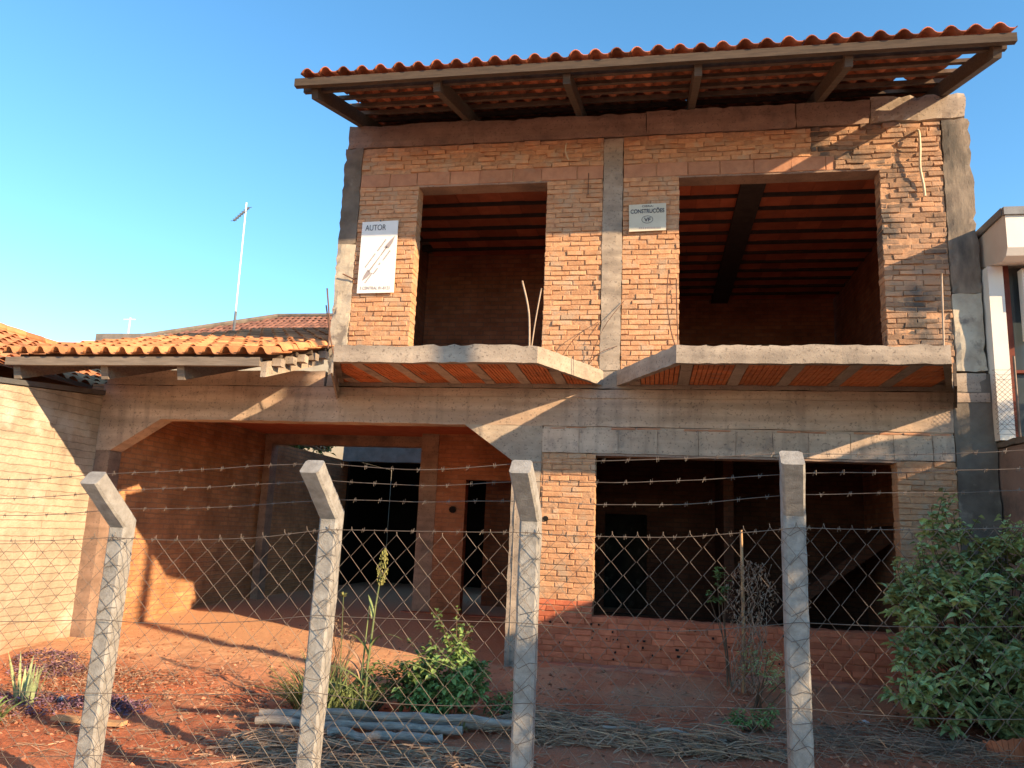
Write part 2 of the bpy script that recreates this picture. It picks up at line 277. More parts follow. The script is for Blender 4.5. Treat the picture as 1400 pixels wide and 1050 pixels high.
def thing(name, label, cat, loc=(0, 0, 0), group=None):
    o = bpy.data.objects.new(name, None); C.objects.link(o); o.location = loc; o['_o'] = tuple(loc)
    o['label'] = label; o['category'] = cat
    if group: o['group'] = group
    return o
def tag(o, label, cat, group=None, kind=None):
    o['label'] = label; o['category'] = cat
    if group: o['group'] = group
    if kind: o['kind'] = kind
    return o
def uni(a, b): return random.uniform(a, b)

# ------------------------------------------------------------------ ground
def ss(t): t = max(0, min(1, t)); return t*t*(3-2*t)
def G(x, y):
    """height of the ground"""
    base = .02+.022*(x+3)*ss((x+6)/9)*(1-ss((x-6)/5)) if x < 11 else .02
    wall = .15+.10*ss((x+2)/1.2)+.02*ss((x-1)/2)
    k = ss((y-6.9)/1.5)
    h = base*(1-k)+wall*k
    if y > 9: h = wall + (.30-wall)*ss((y-9)/3)*(1 if x < 0 else 1)
    if y < 4.1: h -= .36*ss((4.1-y)/.6)
    far = max(0, max(abs(x)-9, abs(y-8)-10))
    if far > 0: h = h*(1-ss(far/6))
    return h
def rel(x, y):
    if y < 4.1 or y > 18 or abs(x+1) > 9: return 0
    fade = 1-.85*ss((y-8.9)/.6)
    return fade*(.035*nz3((x, y, 0), 1.3)+.024*nz3((x, y, 3), 4)+.018*nz3((x, y, 5), 11)+.010*nz3((x, y, 7), 25))
def axis(lo, hi, st, far):
    a = [lo+i*st for i in range(int((hi-lo)/st)+1)]; d = st
    while a[-1] < far: d *= 1.35; a.append(a[-1]+d)
    d = st
    while a[0] > -far: d *= 1.35; a.insert(0, a[0]-d)
    return a
xs, ys = axis(-7.4, 4.2, .06, 900), axis(4.4, 10.5, .06, 900)
g = MB(); nx = len(xs)
for y in ys:
    for x in xs: g.v.append((x, y, G(x, y)+rel(x, y)))
for j in range(len(ys)-1):
    for i in range(nx-1):
        g.f.append((j*nx+i, j*nx+i+1, (j+1)*nx+i+1, (j+1)*nx+i)); g.a.append(.5)
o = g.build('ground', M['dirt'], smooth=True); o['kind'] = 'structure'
def GG(x, y): return G(x, y)+rel(x, y)

# ------------------------------------------------------------------ the house
F = 8.70                                     # facade plane
XL, XR = -3.86, 3.42
house = thing('unfinished_house', 'two storey unfinished brick house with concrete balconies and open window holes', 'house', (0, F, .2))

def brickwork(mb, x0, x1, z0, z1, yf=F, ch=.060, bl=.21, gap=.009, j=.0045, depth=.10, out=.007, miss=.0, ends=(0, 0), thick=.2, seed=0):
    """laid courses of single bricks, each with its own tilt, depth and wear"""
    n = max(1, round((z1-z0)/ch)); ch = (z1-z0)/n
    for r in range(n):
        zb = z0+r*ch; x = x0-(bl/2 if r % 2 else 0)-random.random()*.05
        while x < x1:
            L_ = bl*uni(.88, 1.1); a, b = max(x, x0), min(x+L_, x1)
            x += L_+gap*uni(.5, 1.5)
            if b-a < .03: continue
            if random.random() < miss: continue
            o_ = uni(-out, out*1.2)
            wave = .004*nz3((a, 0, zb), 3, 4)
            dz = uni(-.004, .004)
            dd = depth
            if (ends[0] and a == x0) or (ends[1] and b == x1): dd = thick-.004
            a2 = a-(.008*random.random() if ends[0] and a == x0 else 0); b2 = b+(.008*random.random() if ends[1] and b == x1 else 0)
            zt = zb+ch-gap*uni(.55, 1.3)
            p = [(a2, yf-o_, zb), (b2, yf-o_, zb), (b2, yf+dd, zb), (a2, yf+dd, zb), (a2, yf-o_, zt), (b2, yf-o_, zt), (b2, yf+dd, zt), (a2, yf+dd, zt)]
            p = [(px+uni(-j, j)*.6, py+(uni(-j, j)*.8+wave if k in (0, 1, 4, 5) else 0), pz+dz+uni(-j, j)*.7) for k, (px, py, pz) in enumerate(p)]
            # chamfered front face, so that edges look worn
            i = len(mb.v); c = .006; av = random.random()
            fr_ = [p[0], p[1], p[5], p[4]]; cx = sum(q[0] for q in fr_)/4; cz = sum(q[2] for q in fr_)/4
            inn = [(q[0]+math.copysign(c*uni(.4, 1.6), cx-q[0]), q[1]-.004, q[2]+math.copysign(c*uni(.4, 1.4), cz-q[2])) for q in fr_]
            mb.v += fr_+inn+[p[3], p[2], p[6], p[7]]
            for q in ((4, 5, 6, 7), (0, 1, 5, 4), (1, 2, 6, 5), (2, 3, 7, 6), (3, 0, 4, 7), (1, 9, 10, 2), (8, 0, 3, 11), (3, 2, 10, 11), (0, 8, 9, 1)):
                mb.f.append(tuple(i+k for k in q)); mb.a.append(av)

ZS = 3.44                                    # upper floor level
# mortar cores (wall bodies) behind the laid bricks
core = MB(); cy0, cy1 = F+.009, F+.2
for x0, x1, z0, z1 in ((-3.64, -2.87, ZS, 5.76), (-1.26, -.60, ZS, 5.76), (-.36, .28, ZS, 5.76), (2.47, 3.12, ZS, 5.76),
                       (-3.64, -.60, 5.762, 6.29), (-.36, 3.12, 5.762, 6.29)):
    core = MB(); core.rough(x0, x1, F+.008, cy1, z0, z1, seg=.04, amp=.007, fr=15); core.build('mortar_core', M['mortar'], house)
core = MB()
for x0, x1, z0, z1 in ((-1.22, -.62, .762, 2.5), (2.5, 3.06, .762, 2.5), (-1.22, 3.06, .05, .76)):
    core = MB(); core.rough(x0, x1, F+.006, cy1, z0, z1, seg=.04, amp=.010, fr=15); core.build('lower_mortar_core', M['mortar_red'] if z0 < .5 else M['mortar'], house)
def bw(nm, m_, *a, **k):
    b = MB(); brickwork(b, *a, **k); return b.build(nm, M[m_], house)
bw('brick_pier', 'brick', -3.62, -2.87, ZS, 5.77, ends=(0, 1), miss=.012, j=.0055, out=.008)
bw('brick_pier', 'brick', -1.26, -.60, ZS, 5.77, ends=(1, 0), miss=.012, j=.0055, out=.008)
bw('brick_pier', 'brick', -.36, .28, ZS, 5.77, ends=(0, 1), miss=.010, j=.0055, out=.008)
bw('brick_pier', 'brick_grey', 2.47, 3.12, ZS, 5.77, ends=(1, 0), j=.008, out=.012, miss=.02)
bw('brick_wall_top', 'brick', -3.62, -.60, 5.94, 6.29, j=.010, out=.015, miss=.04)
bw('brick_wall_top', 'brick', -.36, 1.75, 5.94, 6.29, j=.010, out=.015, miss=.03)
bw('brick_wall_top', 'brick_grey', 1.75, 3.12, 5.94, 6.31, j=.012, out=.016, miss=.06)
bw('lintel_brick_band', 'brick_pink', -3.62, -.60, 5.77, 5.94, ch=.17, bl=.38, out=.006, j=.006)
bw('lintel_brick_band', 'brick_pink', -.36, 2.0, 5.77, 5.94, ch=.17, bl=.38, out=.006, j=.006)
bw('brick_wall_top', 'brick_grey', 2.0, 3.12, 5.77, 5.94, j=.012, out=.016, miss=.05)
bw('lower_brick_pier', 'brick', -1.20, -.62, .92, 2.5, ends=(0, 1), miss=.008, j=.005)
bw('lower_brick_pier', 'brick', 2.5, 3.06, .92, 2.5, ends=(1, 0), miss=.004, j=.009, bl=.27)
b = MB()
brickwork(b, -1.20, -.62, .26, .92, j=.004)
brickwork(b, -.62, 2.5, .26, .70, miss=.0, j=.003, gap=.005, out=.003)
brickwork(b, -.62, 2.5, .70, .765, ch=.065, bl=.3, j=.005, depth=.195)
brickwork(b, 2.5, 3.06, .26, .92)
b.build('brick_plinth', M['brick_red'], house)
# weep-like broken holes in the plinth
b = MB()
for i in range(46):
    x, z = uni(-1.1, 1.6), .33+.068*random.randint(0, 5)
    s_ = uni(.006, .013); b.box(x, x+s_*1.5, F-.0165, F-.004, z, z+s_*1.9, j=.003)
b.build('brick_holes', M['black'], house)
# concrete members
b = MB()
b.rough(-.595, -.365, F-.012, F+.2, ZS, 6.27, seg=.07, amp=.009, fr=5, chip=.012)
b.build('middle_column', M['concrete'], house)
b = MB(); b.rough(XL, -3.625, F-.014, F+.2, 5.02, 6.3, seg=.07, amp=.012, fr=5, chip=.02); b.build('left_column_top', M['concrete_dark'], house)
b = MB(); b.rough(XL, -3.625, F-.012, F+.2, ZS-.02, 5.02, seg=.06, amp=.016, fr=6, chip=.025); b.build('left_column', M['concrete_patch'], house)
b = MB(); b.rough(3.125, XR, F-.016, F+.2, 4.3, 6.32, seg=.07, amp=.013, fr=5, chip=.03); b.build('right_column_top', M['concrete_stained'], house)
b = MB(); b.rough(3.125, XR+.0, F-.014, F+.2, 3.45, 4.3, seg=.06, amp=.018, fr=6, chip=.02); b.build('right_column', M['concrete_patch'], house)
b = MB(); b.rough(3.065, XR+.03, F-.018, F+.2, .1, 3.42, seg=.08, amp=.014, fr=4, chip=.01); b.build('lower_right_column', M['concrete_dark'], house)
b = MB()                                     # top ring beam, cast in three lengths
for x0, x1 in ((-3.84, -2.2), (-2.2, -.1), (-.1, 1.6)): b.rough(x0, x1, F-.008, F+.2, 6.3, 6.60+uni(-.01, .01), seg=.08, amp=.010, fr=5, chip=.02)
b.build('top_beam', M['concrete_pink'], house)
b = MB(); b.rough(1.6, 2.4, F-.010, F+.2, 6.31, 6.60, seg=.08, amp=.012, fr=5, chip=.02); b.build('top_beam', M['concrete_pink'], house)
b = MB(); b.rough(2.4, XR-.02, F-.014, F+.2, 6.325, 6.63, seg=.08, amp=.014, fr=5, chip=.04); b.build('top_beam', M['concrete'], house)
# window lintels (thin board over the openings, underside seen)
b = MB(); b.rough(-2.90, -1.22, F+.004, F+.24, 5.745, 5.768, seg=.1, amp=.005); b.build('window_head', M['concrete_pink'], house); b = MB(); b.rough(.24, 2.5, F+.004, F+.24, 5.745, 5.768, seg=.1, amp=.005)
b.build('window_head', M['concrete_pink'], house)
# main beam over the garage and the ground floor, with raised upper strip
b = MB(); b.rough(-6.825, XR+.02, F-.012, F+.22, 2.80, 3.225, seg=.09, amp=.008, fr=4, chip=.01); b.build('main_beam', M['beam'], house)
b = MB(); b.rough(-6.80, -3.88, F-.006, F+.2, 3.228, 3.42, seg=.09, amp=.008, fr=4, chip=.01); b.build('upper_beam', M['beam'], house)
b = MB(); b.rough(-3.66, XR, F-.030, F-.010, 3.12, 3.222, seg=.09, amp=.006, fr=4, chip=.008); b.build('beam_ledge', M['beam'], house)
b = MB(); b.box(-1.21, 3.055, F+.001, F+.19, 2.51, 2.798, a=.4); b.build('lintel_backing', M['block'], house)
b = MB(); x = -1.22
while x < 3.04:
    x1 = min(x+uni(.36, .44), 3.06); b.rough(x+.002, x1-.002, F-.010-uni(0, .004), F+.2, 2.505, 2.768, seg=.06, amp=.006, chip=.004); x = x1
b.build('lintel_blocks', M['block'], house)
b = MB(); brickwork(b, -1.2, 3.04, 2.768, 2.80, ch=.03, bl=.25, j=.006, out=.012, miss=.06); b.build('brick_shim', M['brick_pink'], house)
b = MB(); b.rough(-.66, 2.54, F+.0, F+.23, 2.478, 2.503, seg=.1, amp=.004); b.build('window_head', M['concrete_pink'], house)
# garage gate posts and haunches
def haunch(pts, mt, nm):
    b = MB(); n = len(pts)
    f = [(x, F-.010, z) for x, z in pts]; k = [(x, F+.22, z) for x, z in pts]
    b.poly(f, .5); b.poly(k[::-1], .5)
    for i in range(n): b.poly([f[i], k[i], k[(i+1) % n], f[(i+1) % n]], .5)
    return b.build(nm, mt, house)
haunch([(-2.12, 2.80), (-1.55, 2.40), (-1.22, 2.40), (-1.22, 2.80)], M['concrete'], 'beam_haunch')
haunch([(-6.82, 2.40), (-6.62, 2.40), (-5.98, 2.80), (-6.82, 2.80)], M['beam'], 'beam_haunch')
b = MB(); b.rough(-1.55, -1.225, F-.014, F+.22, .1, 2.40, seg=.07, amp=.010, fr=4, chip=.012); b.build('gate_post', M['concrete'], house)
b = MB(); b.box(-1.50, -1.492, F-.022, F-.006, .2, 2.4); b.box(-1.40, -1.39, F-.022, F-.006, .2, 2.4); b.build('form_ridge', M['concrete'], house)
b = MB(); b.rough(-6.825, -6.62, F-.010, F+.22, .0, 2.40, seg=.08, amp=.008, fr=4, chip=.01); b.build('gate_post', M['concrete_pink'], house)
# floor slab edge seen between balconies, and the garage ceiling
b = MB(); b.rough(-3.84, XR-.02, F-.02, F+.22, 3.23, ZS-.012, seg=.09, amp=.01, chip=.01); b.build('slab_edge', M['concrete'], house)

def balcony(pw, pf, rib_dx, name):
    """pw: wall x of the two ends, pf: front x of the two ends"""
    P = 1.2; zt, zb = 3.44, 3.265
    w0, w1 = pw; f0, f1 = pf
    out = [(w0, F-.02), (f0, F-P), (f1, F-P), (w1, F-.02)]
    b = MB()
    segs = []
    for k in range(3):
        a, c = Vector(out[k]), Vector(out[k+1]); n = max(2, int((c-a).length/.07))
        for i in range(n+(k == 2)): segs.append(a+(c-a)*i/n)
    ring = []
    for p in segs:
        dz = .018*nz3((p.x, p.y, 0), 7)+.018*nz3((p.x, p.y, 2), 19)
        dd = .010*nz3((p.x, p.y, 4), 6)
        cx = Vector(((f0+f1)/2, F)); q = (p-cx).normalized()*dd
        ring.append(((p.x+q.x, p.y+q.y, zb+.4*dz), (p.x, p.y, zt+dz)))
    N = len(ring)
    for i in range(N-1):
        b.poly([ring[i][0], ring[i+1][0], ring[i+1][1], ring[i][1]], .5)
    b.poly([r[1] for r in ring], .5)
    # inner lip under the rim
    cen = Vector(((w0+w1)/2, F-.02))
    inner = []
    for p in segs:
        q = Vector((p.x+(cen.x-p.x)*.035, p.y+(cen.y-p.y)*.07)); inner.append((q.x, q.y))
    for i in range(N-1):
        a, c = ring[i][0], ring[i+1][0]
        b.poly([a, (inner[i][0], inner[i][1], zb), (inner[i+1][0], inner[i+1][1], zb), c], .5)
        b.poly([(inner[i][0], inner[i][1], zb), (inner[i][0], inner[i][1], zb+.045), (inner[i+1][0], inner[i+1][1], zb+.045), (inner[i+1][0], inner[i+1][1], zb)], .5)
    slab = b.build(name, M['concrete'], house)
    # soffit sheet above the blocks
    def edge(y, side):            # x of the slab side at depth y (inside the lip)
        t = (F-.02-y)/(P-.02); a, c = (w0, f0) if side == 0 else (w1, f1)
        return a+(c-a)*t+(.05 if side == 0 else -.05)
    s2 = MB(); y0, y1 = F-P+.07, F-.022
    s2.poly([(edge(y0, 0), y0, zb+.042), (edge(y0, 1), y0, zb+.042), (edge(y1, 1), y1, zb+.042), (edge(y1, 0), y1, zb+.042)], .4)
    s2.build('soffit', M['concrete_pink'], slab)
    # joists and grooved clay blocks
    x = min(w0, f0)+.15; first = True; jx = []
    while x < max(w1, f1)-.1: jx.append(x); x += rib_dx
    jw = .115
    jm = MB(); cm = MB()
    def ylim(xa, xb):
        ya, yb = F-P+.075, F-.03
        lo = ya
        while lo < yb and not (edge(lo, 0) <= xa and xb <= edge(lo, 1)): lo += .02
        return lo, yb
    for x in jx:
        lo, hi = ylim(x, x+jw)
        if hi-lo > .15: jm.rough(x, x+jw, lo, hi, zb+.008, zb+.039, seg=.08, amp=.004)
    for x in [jx[0]-rib_dx]+jx:
        xa, xb = x+jw+.006, x+rib_dx-.006; m_ = 8; wd = (xb-xa)/m_
        for r in range(m_):
            lo, hi = ylim(xa+r*wd, xa+(r+1)*wd)
            # blocks .2 m long one behind another, each groove a separate ridge
            y = hi
            while y-lo > .03:
                y2 = max(lo, y-.2); dz = uni(-.003, .003)
                cm.box(xa+r*wd+.004, xa+(r+1)*wd-.004, y2+.003, y-.001, zb+.014+dz, zb+.038, j=.0012, a=(hash((round(x, 2), round(y, 2))) % 100)/100)
                y = y2
    jm.build('joist', M['block'], slab); cm.build('clay_block', M['clay'], slab)
    return slab
bl = balcony((-3.68, -.55), (-3.27, -1.13), .41, 'balcony_slab')
br = balcony((-.40, 3.07), (.22, 2.66), .52, 'balcony_slab')
b = MB()                                      # form board left hanging from the right end
b.hexa([(2.665, F-1.21, 3.06), (2.69, F-1.21, 3.06), (3.10, F-.03, 3.06), (3.075, F-.03, 3.06), (2.665, F-1.21, 3.27), (2.69, F-1.21, 3.27), (3.10, F-.03, 3.27), (3.075, F-.03, 3.27)])
b.build('form_board', M['wood'], br)
b = MB()
b.hexa([(-3.29, F-1.19, 3.15), (-3.27, F-1.19, 3.15), (-3.68, F-.03, 3.08), (-3.70, F-.03, 3.08), (-3.29, F-1.19, 3.27), (-3.27, F-1.19, 3.27), (-3.68, F-.03, 3.27), (-3.70, F-.03, 3.27)])
b.build('form_board', M['concrete'], bl)

# ------------------------------------------------------------------ interiors, back and side walls
def wall(nm, mt, *boxes):
    for q in boxes:
        b = MB(); b.box(*q, a=.5); o = b.build(nm, mt, house)
    return o
IY = F+.2
wall('upper_floor', M['floor'], (-3.8, 3.3, IY+.004, 16.0, 3.30, ZS-.016))
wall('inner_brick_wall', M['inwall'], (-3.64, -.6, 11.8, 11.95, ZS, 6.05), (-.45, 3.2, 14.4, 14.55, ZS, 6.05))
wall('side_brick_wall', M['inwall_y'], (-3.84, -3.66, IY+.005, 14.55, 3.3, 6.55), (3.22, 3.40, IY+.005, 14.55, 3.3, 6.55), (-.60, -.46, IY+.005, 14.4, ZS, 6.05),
     (3.10, 3.40, IY+.005, 13.3, .1, 3.2), (-1.50, -1.30, IY+.03, 12.48, .1, 3.2))
# upper ceilings: clay block panels between dark joists running along the facade
for (x0, x1, y1) in ((-3.65, -.61, 11.8), (-.45, 3.21, 14.4)):
    y = IY+.03; k = 0; cm = MB(); jm = MB()
    while y < y1-.05:
        jm.box(x0, x1, y, y+.055, 5.965, 6.06, a=.5)
        x = x0+uni(0, .2)
        while x < x1-.02:
            xb = min(x+.30, x1); cm.box(x, xb-.004, y+.056, min(y+.415, y1), 6.0+uni(-.004, .004), 6.05, j=.002); x = xb
        y += .42
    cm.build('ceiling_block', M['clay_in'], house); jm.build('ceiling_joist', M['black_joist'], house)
b = MB(); b.box(1.05, 1.35, IY+.02, 14.4, 5.93, 5.963, a=.5); b.build('ceiling_beam', M['black_joist'], house)
wall('attic_slab', M['concrete_pink'], (-3.65, 3.21, IY+.02, 14.4, 6.07, 6.14))
# ground floor room behind the wide window
b = MB()
for q in ((-.48, 0.25, 12.6, 12.75, .2, 3.2), (1.15, 3.1, 12.6, 12.75, .2, 3.2), (.25, 1.15, 12.6, 12.75, .2, .95), (.25, 1.15, 12.6, 12.75, 2.2, 3.2)): pass
wall('inner_brick_wall', M['inwall_shade'], (-1.3, -.72, 12.5, 12.65, .2, 3.2), (-.07, 3.1, 12.5, 12.65, .2, 3.2), (-.72, -.07, 12.5, 12.65, 1.96, 3.2), (-.72, -.07, 12.5, 12.65, .2, .46))
wall('inner_side_wall', M['inwall_shade'], (.95, 1.08, 11.0, 12.49, .2, 3.2))
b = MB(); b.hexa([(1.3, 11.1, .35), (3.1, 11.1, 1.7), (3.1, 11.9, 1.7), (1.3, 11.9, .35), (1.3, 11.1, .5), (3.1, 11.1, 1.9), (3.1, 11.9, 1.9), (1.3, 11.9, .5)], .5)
b.build('stair_slab', M['inwall_shade'], house)
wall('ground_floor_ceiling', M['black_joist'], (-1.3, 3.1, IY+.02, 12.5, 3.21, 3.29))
wall('ground_floor', M['floor'], (-1.2, 3.06, IY+.0, 14.0, .05, .335))
# garage: ceiling, back wall with doorway
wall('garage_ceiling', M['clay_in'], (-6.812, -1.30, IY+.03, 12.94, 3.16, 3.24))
b = MB(); b.rough(-6.8, -1.3, 12.95, 13.15, 2.98, 3.25, seg=.2, amp=.008); b.build('garage_back_beam', M['concrete_pink'], house)
wall('garage_back_wall', M['garage_x'], (-3.47, -2.98, 12.5, 12.7, .2, 3.16), (-2.98, -1.5, 12.5, 12.7, 2.42, 3.16), (-2.05, -1.5, 12.5, 12.7, .2, 2.42))
b = MB(); b.rough(-3.76, -3.47, 12.49, 12.7, .2, 3.16, seg=.1, amp=.006); b.build('garage_column', M['concrete_pink'], house)
wall('dark_room', M['inwall'], (-3.0, -1.3, 14.2, 14.35, .2, 3.2))
b = MB(); b.rough(-3.9, -1.6, 12.35, 12.5, .15, .31, seg=.1, amp=.015, fr=5); b.build('doorstep', M['mortar_red'], house)
b = MB(); b.tube([(-3.17, 12.496, 1.93), (-3.17, 12.44, 1.93)], .055, 10); b.build('pipe_hole', M['black'], house)
b = MB(); b.tube([(-1.15, F+.02, 1.77), (-1.15, F-.02, 1.77)], .03, 10); b.build('pipe_hole', M['black'], house)
b = MB(); b.rough(-6.79, -6.66, 12.95, 13.2, .2, 3.0, seg=.1, amp=.008); b.build('garage_side_column', M['concrete_pink'], house)

# ------------------------------------------------------------------ roofs
def tile(mb, x, y, z, slope, pitch, ln, a=None, hgt=.06, th=.012):
    """one barrel-and-pan tile: lower end at (x, y, z), rising towards +y"""
    n = 11; base = len(mb.v); a = random.random() if a is None else a
    tw = uni(-.008, .008); lift = uni(0, .008)
    for t in (0, 1):
        yy = y+ln*t; zz = z+slope*ln*t+(1-t)*.022+lift; nar = 1-.14*t
        for lay in (0, 1):
            for i in range(n):
                u = i/(n-1); 
                if u < .62: q = u/.62; h = hgt*nar*math.sin(math.pi*q)**.75; xx = u
                else: q = (u-.62)/.38; h = -.006*math.sin(math.pi*q)+.010*max(0, q-.8)/.2; xx = u
                mb.v.append((x+xx*pitch*1.03+tw*t, yy, zz+h-(th if lay else 0)))
    def V(t, lay, i): return base+(t*2+lay)*n+i
    for i in range(n-1):
        mb.f.append((V(0, 0, i), V(0, 0, i+1), V(1, 0, i+1), V(1, 0, i))); mb.a.append(a)
        mb.f.append((V(0, 1, i+1), V(0, 1, i), V(1, 1, i), V(1, 1, i+1))); mb.a.append(a)
        mb.f.append((V(0, 1, i), V(0, 1, i+1), V(0, 0, i+1), V(0, 0, i))); mb.a.append(a)
    for i in (0, n-1):
        mb.f.append((V(0, 0, i), V(1, 0, i), V(1, 1, i), V(0, 1, i))); mb.a.append(a)
def tile_roof(mb, x0, x1, y0, y1, z0, slope, pitch=.21, course=.36, skip=lambda c, i, n: False, **k):
    n = int(round((x1-x0)/pitch)); c = 0; y = y0
    while y < y1:
        for i in range(n):
            if not skip(c, i, n): tile(mb, x0+i*pitch+uni(-.004, .004), y+uni(-.008, .008), z0+slope*(y-y0)+.004*nz3((i*.4, c, 0), 1), slope, pitch, course+.07, **k)
        y += course; c += 1
sl_ = .30; ZE = 6.385
rf = MB(); 
def sk(c, i, n):
    if c in (1, 2) and (i == 0 or i == n-1): return True
    if c == 3 and i in (n-1, 0): return True
    if c == 4 and i == n-3: return True
    return False
tile_roof(rf, -3.80, 3.30, 7.20, 12.4, ZE, sl_, pitch=7.10/34, skip=sk)
roof = rf.build('tiled_roof', M['tile_red'], house, smooth=True)
bk = MB(); bk.box(-3.75, 3.25, 12.35, 12.55, ZE+sl_*5.2-.02, ZE+sl_*5.2+.14, a=.5)
bk.hexa([(-3.75, 12.5, 8.0), (3.25, 12.5, 8.0), (3.25, 16, 6.9), (-3.75, 16, 6.9), (-3.75, 12.5, 8.06), (3.25, 12.5, 8.06), (3.25, 16, 6.96), (-3.75, 16, 6.96)], .5)
bk.build('back_slope', M['tile_red'], house)
bt = MB(); y = 7.62; c = 1
while y < 12.3:
    z = ZE+sl_*(y-7.2)-.012
    bt.box(-3.82, 3.30, y, y+.045, z-.045, z, j=.004); y += .36
bt.build('batten', M['wood_dark'], roof)
def rafter(x, y0, y1, z0, slope, w_=.07, h=.14, mt=None, nm='rafter', par=house):
    b = MB(); x0 = x-w_/2+uni(-.01, .01); x1 = x0+w_
    za, zb = z0, z0+slope*(y1-y0); cut = .05
    b.hexa([(x0, y0+cut, za-h), (x1, y0+cut, za-h), (x1, y1, zb-h), (x0, y1, zb-h), (x0, y0, za), (x1, y0, za), (x1, y1, zb), (x0, y1, zb)])
    return b.build(nm, mt or M['wood'], par)
for x in (-3.68, -2.29, -.91, .43, 1.86, 3.18): rafter(x, 7.31, 12.3, ZE-.028, sl_, h=.16, w_=.075)
b = MB(); b.rough(-3.88, 3.31, 7.235, 7.30, ZE-.098, ZE-.010, seg=.3, amp=.005, fr=1.3); b.build('fascia_board', M['wood'], roof)
b = MB(); b.box(-3.86, 3.30, 7.42, 7.47, ZE-.06, ZE-.005, j=.004); b.build('fascia_batten', M['wood_dark'], roof)
# dark gap above the ring beam is open attic; gable sides
b = MB()
for X0, X1 in ((-3.84, -3.66), (3.22, 3.40)):
    b.hexa([(X0, F+.2, 6.35), (X1, F+.2, 6.35), (X1, 12.4, 6.35), (X0, 12.4, 6.35), (X0, F+.2, 6.62), (X1, F+.2, 6.62), (X1, 12.4, 7.8), (X0, 12.4, 7.8)], .5)
b.build('gable_wall', M['concrete_dark'], house)

# carport roof
ZC = 3.265; sc = .307
rf = MB(); tile_roof(rf, -6.95, -3.80, 7.20, 12.9, ZC, sc, pitch=3.15/16, skip=lambda c, i, n: i == n-1 and c in (4,), hgt=.075)
cr = rf.build('carport_roof', M['tile'], house, smooth=True)
b = MB(); b.box(-6.98, -3.86, 12.95, 13.15, ZC+sc*5.7-.05, ZC+sc*5.7+.10, a=.5); b.build('ridge_cap', M['tile'], cr)
bt = MB(); y = 7.45
while y < 12.8:
    z = ZC+sc*(y-7.2)-.012; bt.box(-6.95, -3.835, y, y+.05, z-.045, z, j=.003); y += .36
bt.build('batten', M['wood'], cr)
for x in (-6.86, -5.78, -4.88): rafter(x, 7.31, 12.8, ZC-.06, sc, h=.17, w_=.085, par=house, mt=M['wood_grey'])
b = MB()                                     # notched verge rafter carrying the batten ends
za = ZC-.045; zb = za+sc*(F-7.30); x0, x1 = -3.96, -3.90
b.hexa([(x0, 7.30, za-.16), (x1, 7.30, za-.16), (x1, F-.02, zb-.15), (x0, F-.02, zb-.15), (x0, 7.30, za), (x1, 7.30, za), (x1, F-.02, zb), (x0, F-.02, zb)])
b.build('verge_rafter', M['concrete'], house)
for i in range(5):
    b = MB(); y = 7.40+i*.27; z = za+sc*(y-7.3); b.box(-3.895, -3.80, y, y+.10, z-.05, z+.03, j=.004); b.build('batten_end', M['concrete'], cr)
b = MB(); b.rough(-6.93, -3.95, 7.235, 7.295, ZC-.10, ZC-.01, seg=.3, amp=.005, fr=1.5); b.build('fascia_board', M['wood_grey'], cr)

# ------------------------------------------------------------------ loose things on the facade
def board_sign(name, label, p, mt, th=.012):
    """p: four corner points (tl, tr, br, bl) as (x, z)"""
    x0, z0 = p[3]; t = thing(name, label, 'sign', (x0, F-.03, z0))
    y0, y1 = F-.045, F-.045+th
    b = MB(); q = [p[3], p[2], p[1], p[0]]
    b.hexa([(q[0][0], y0, q[0][1]), (q[1][0], y0, q[1][1]), (q[1][0], y1, q[1][1]), (q[0][0], y1, q[0][1]), (q[3][0], y0, q[3][1]), (q[2][0], y0, q[2][1]), (q[2][0], y1, q[2][1]), (q[3][0], y1, q[3][1])])
    b.build('board', mt, t); return t, y0-.003
def text(s, size, x, z, y, mt, parent, shear=0, rot=0, width=None, nm='lettering', bold=0):
    cu = bpy.data.curves.new(nm, 'FONT'); cu.body = s; cu.size = size; cu.extrude = .001; cu.offset = bold
    ob = bpy.data.objects.new(nm, cu); C.objects.link(ob)
    dg = bpy.context.evaluated_depsgraph_get(); me = bpy.data.meshes.new_from_object(ob.evaluated_get(dg))
    bpy.data.objects.remove(ob)
    xs_ = [v.co.x for v in me.vertices]; wd = max(xs_)-min(xs_); k = (width/wd) if width else 1
    o3 = Vector(parent['_o']); cr_, sr_ = math.cos(rot), math.sin(rot)
    for v in me.vertices:
        a, b_, d = (v.co.x-min(xs_))*k, v.co.y, v.co.z
        v.co = (x+a*cr_-b_*sr_-o3.x, y-d-o3.y, z+a*sr_+b_*cr_+shear*a-o3.z)
    me.materials.append(mt); o = bpy.data.objects.new(nm, me); C.objects.link(o); o.parent = parent; return o
def bar(mb, x, z, ln, wd, rot, y):
    c_, s_ = math.cos(rot), math.sin(rot)
    mb.poly([(x, y, z), (x+ln*c_, y, z+ln*s_), (x+ln*c_-wd*s_, y, z+ln*s_+wd*c_), (x-wd*s_, y, z+wd*c_)])
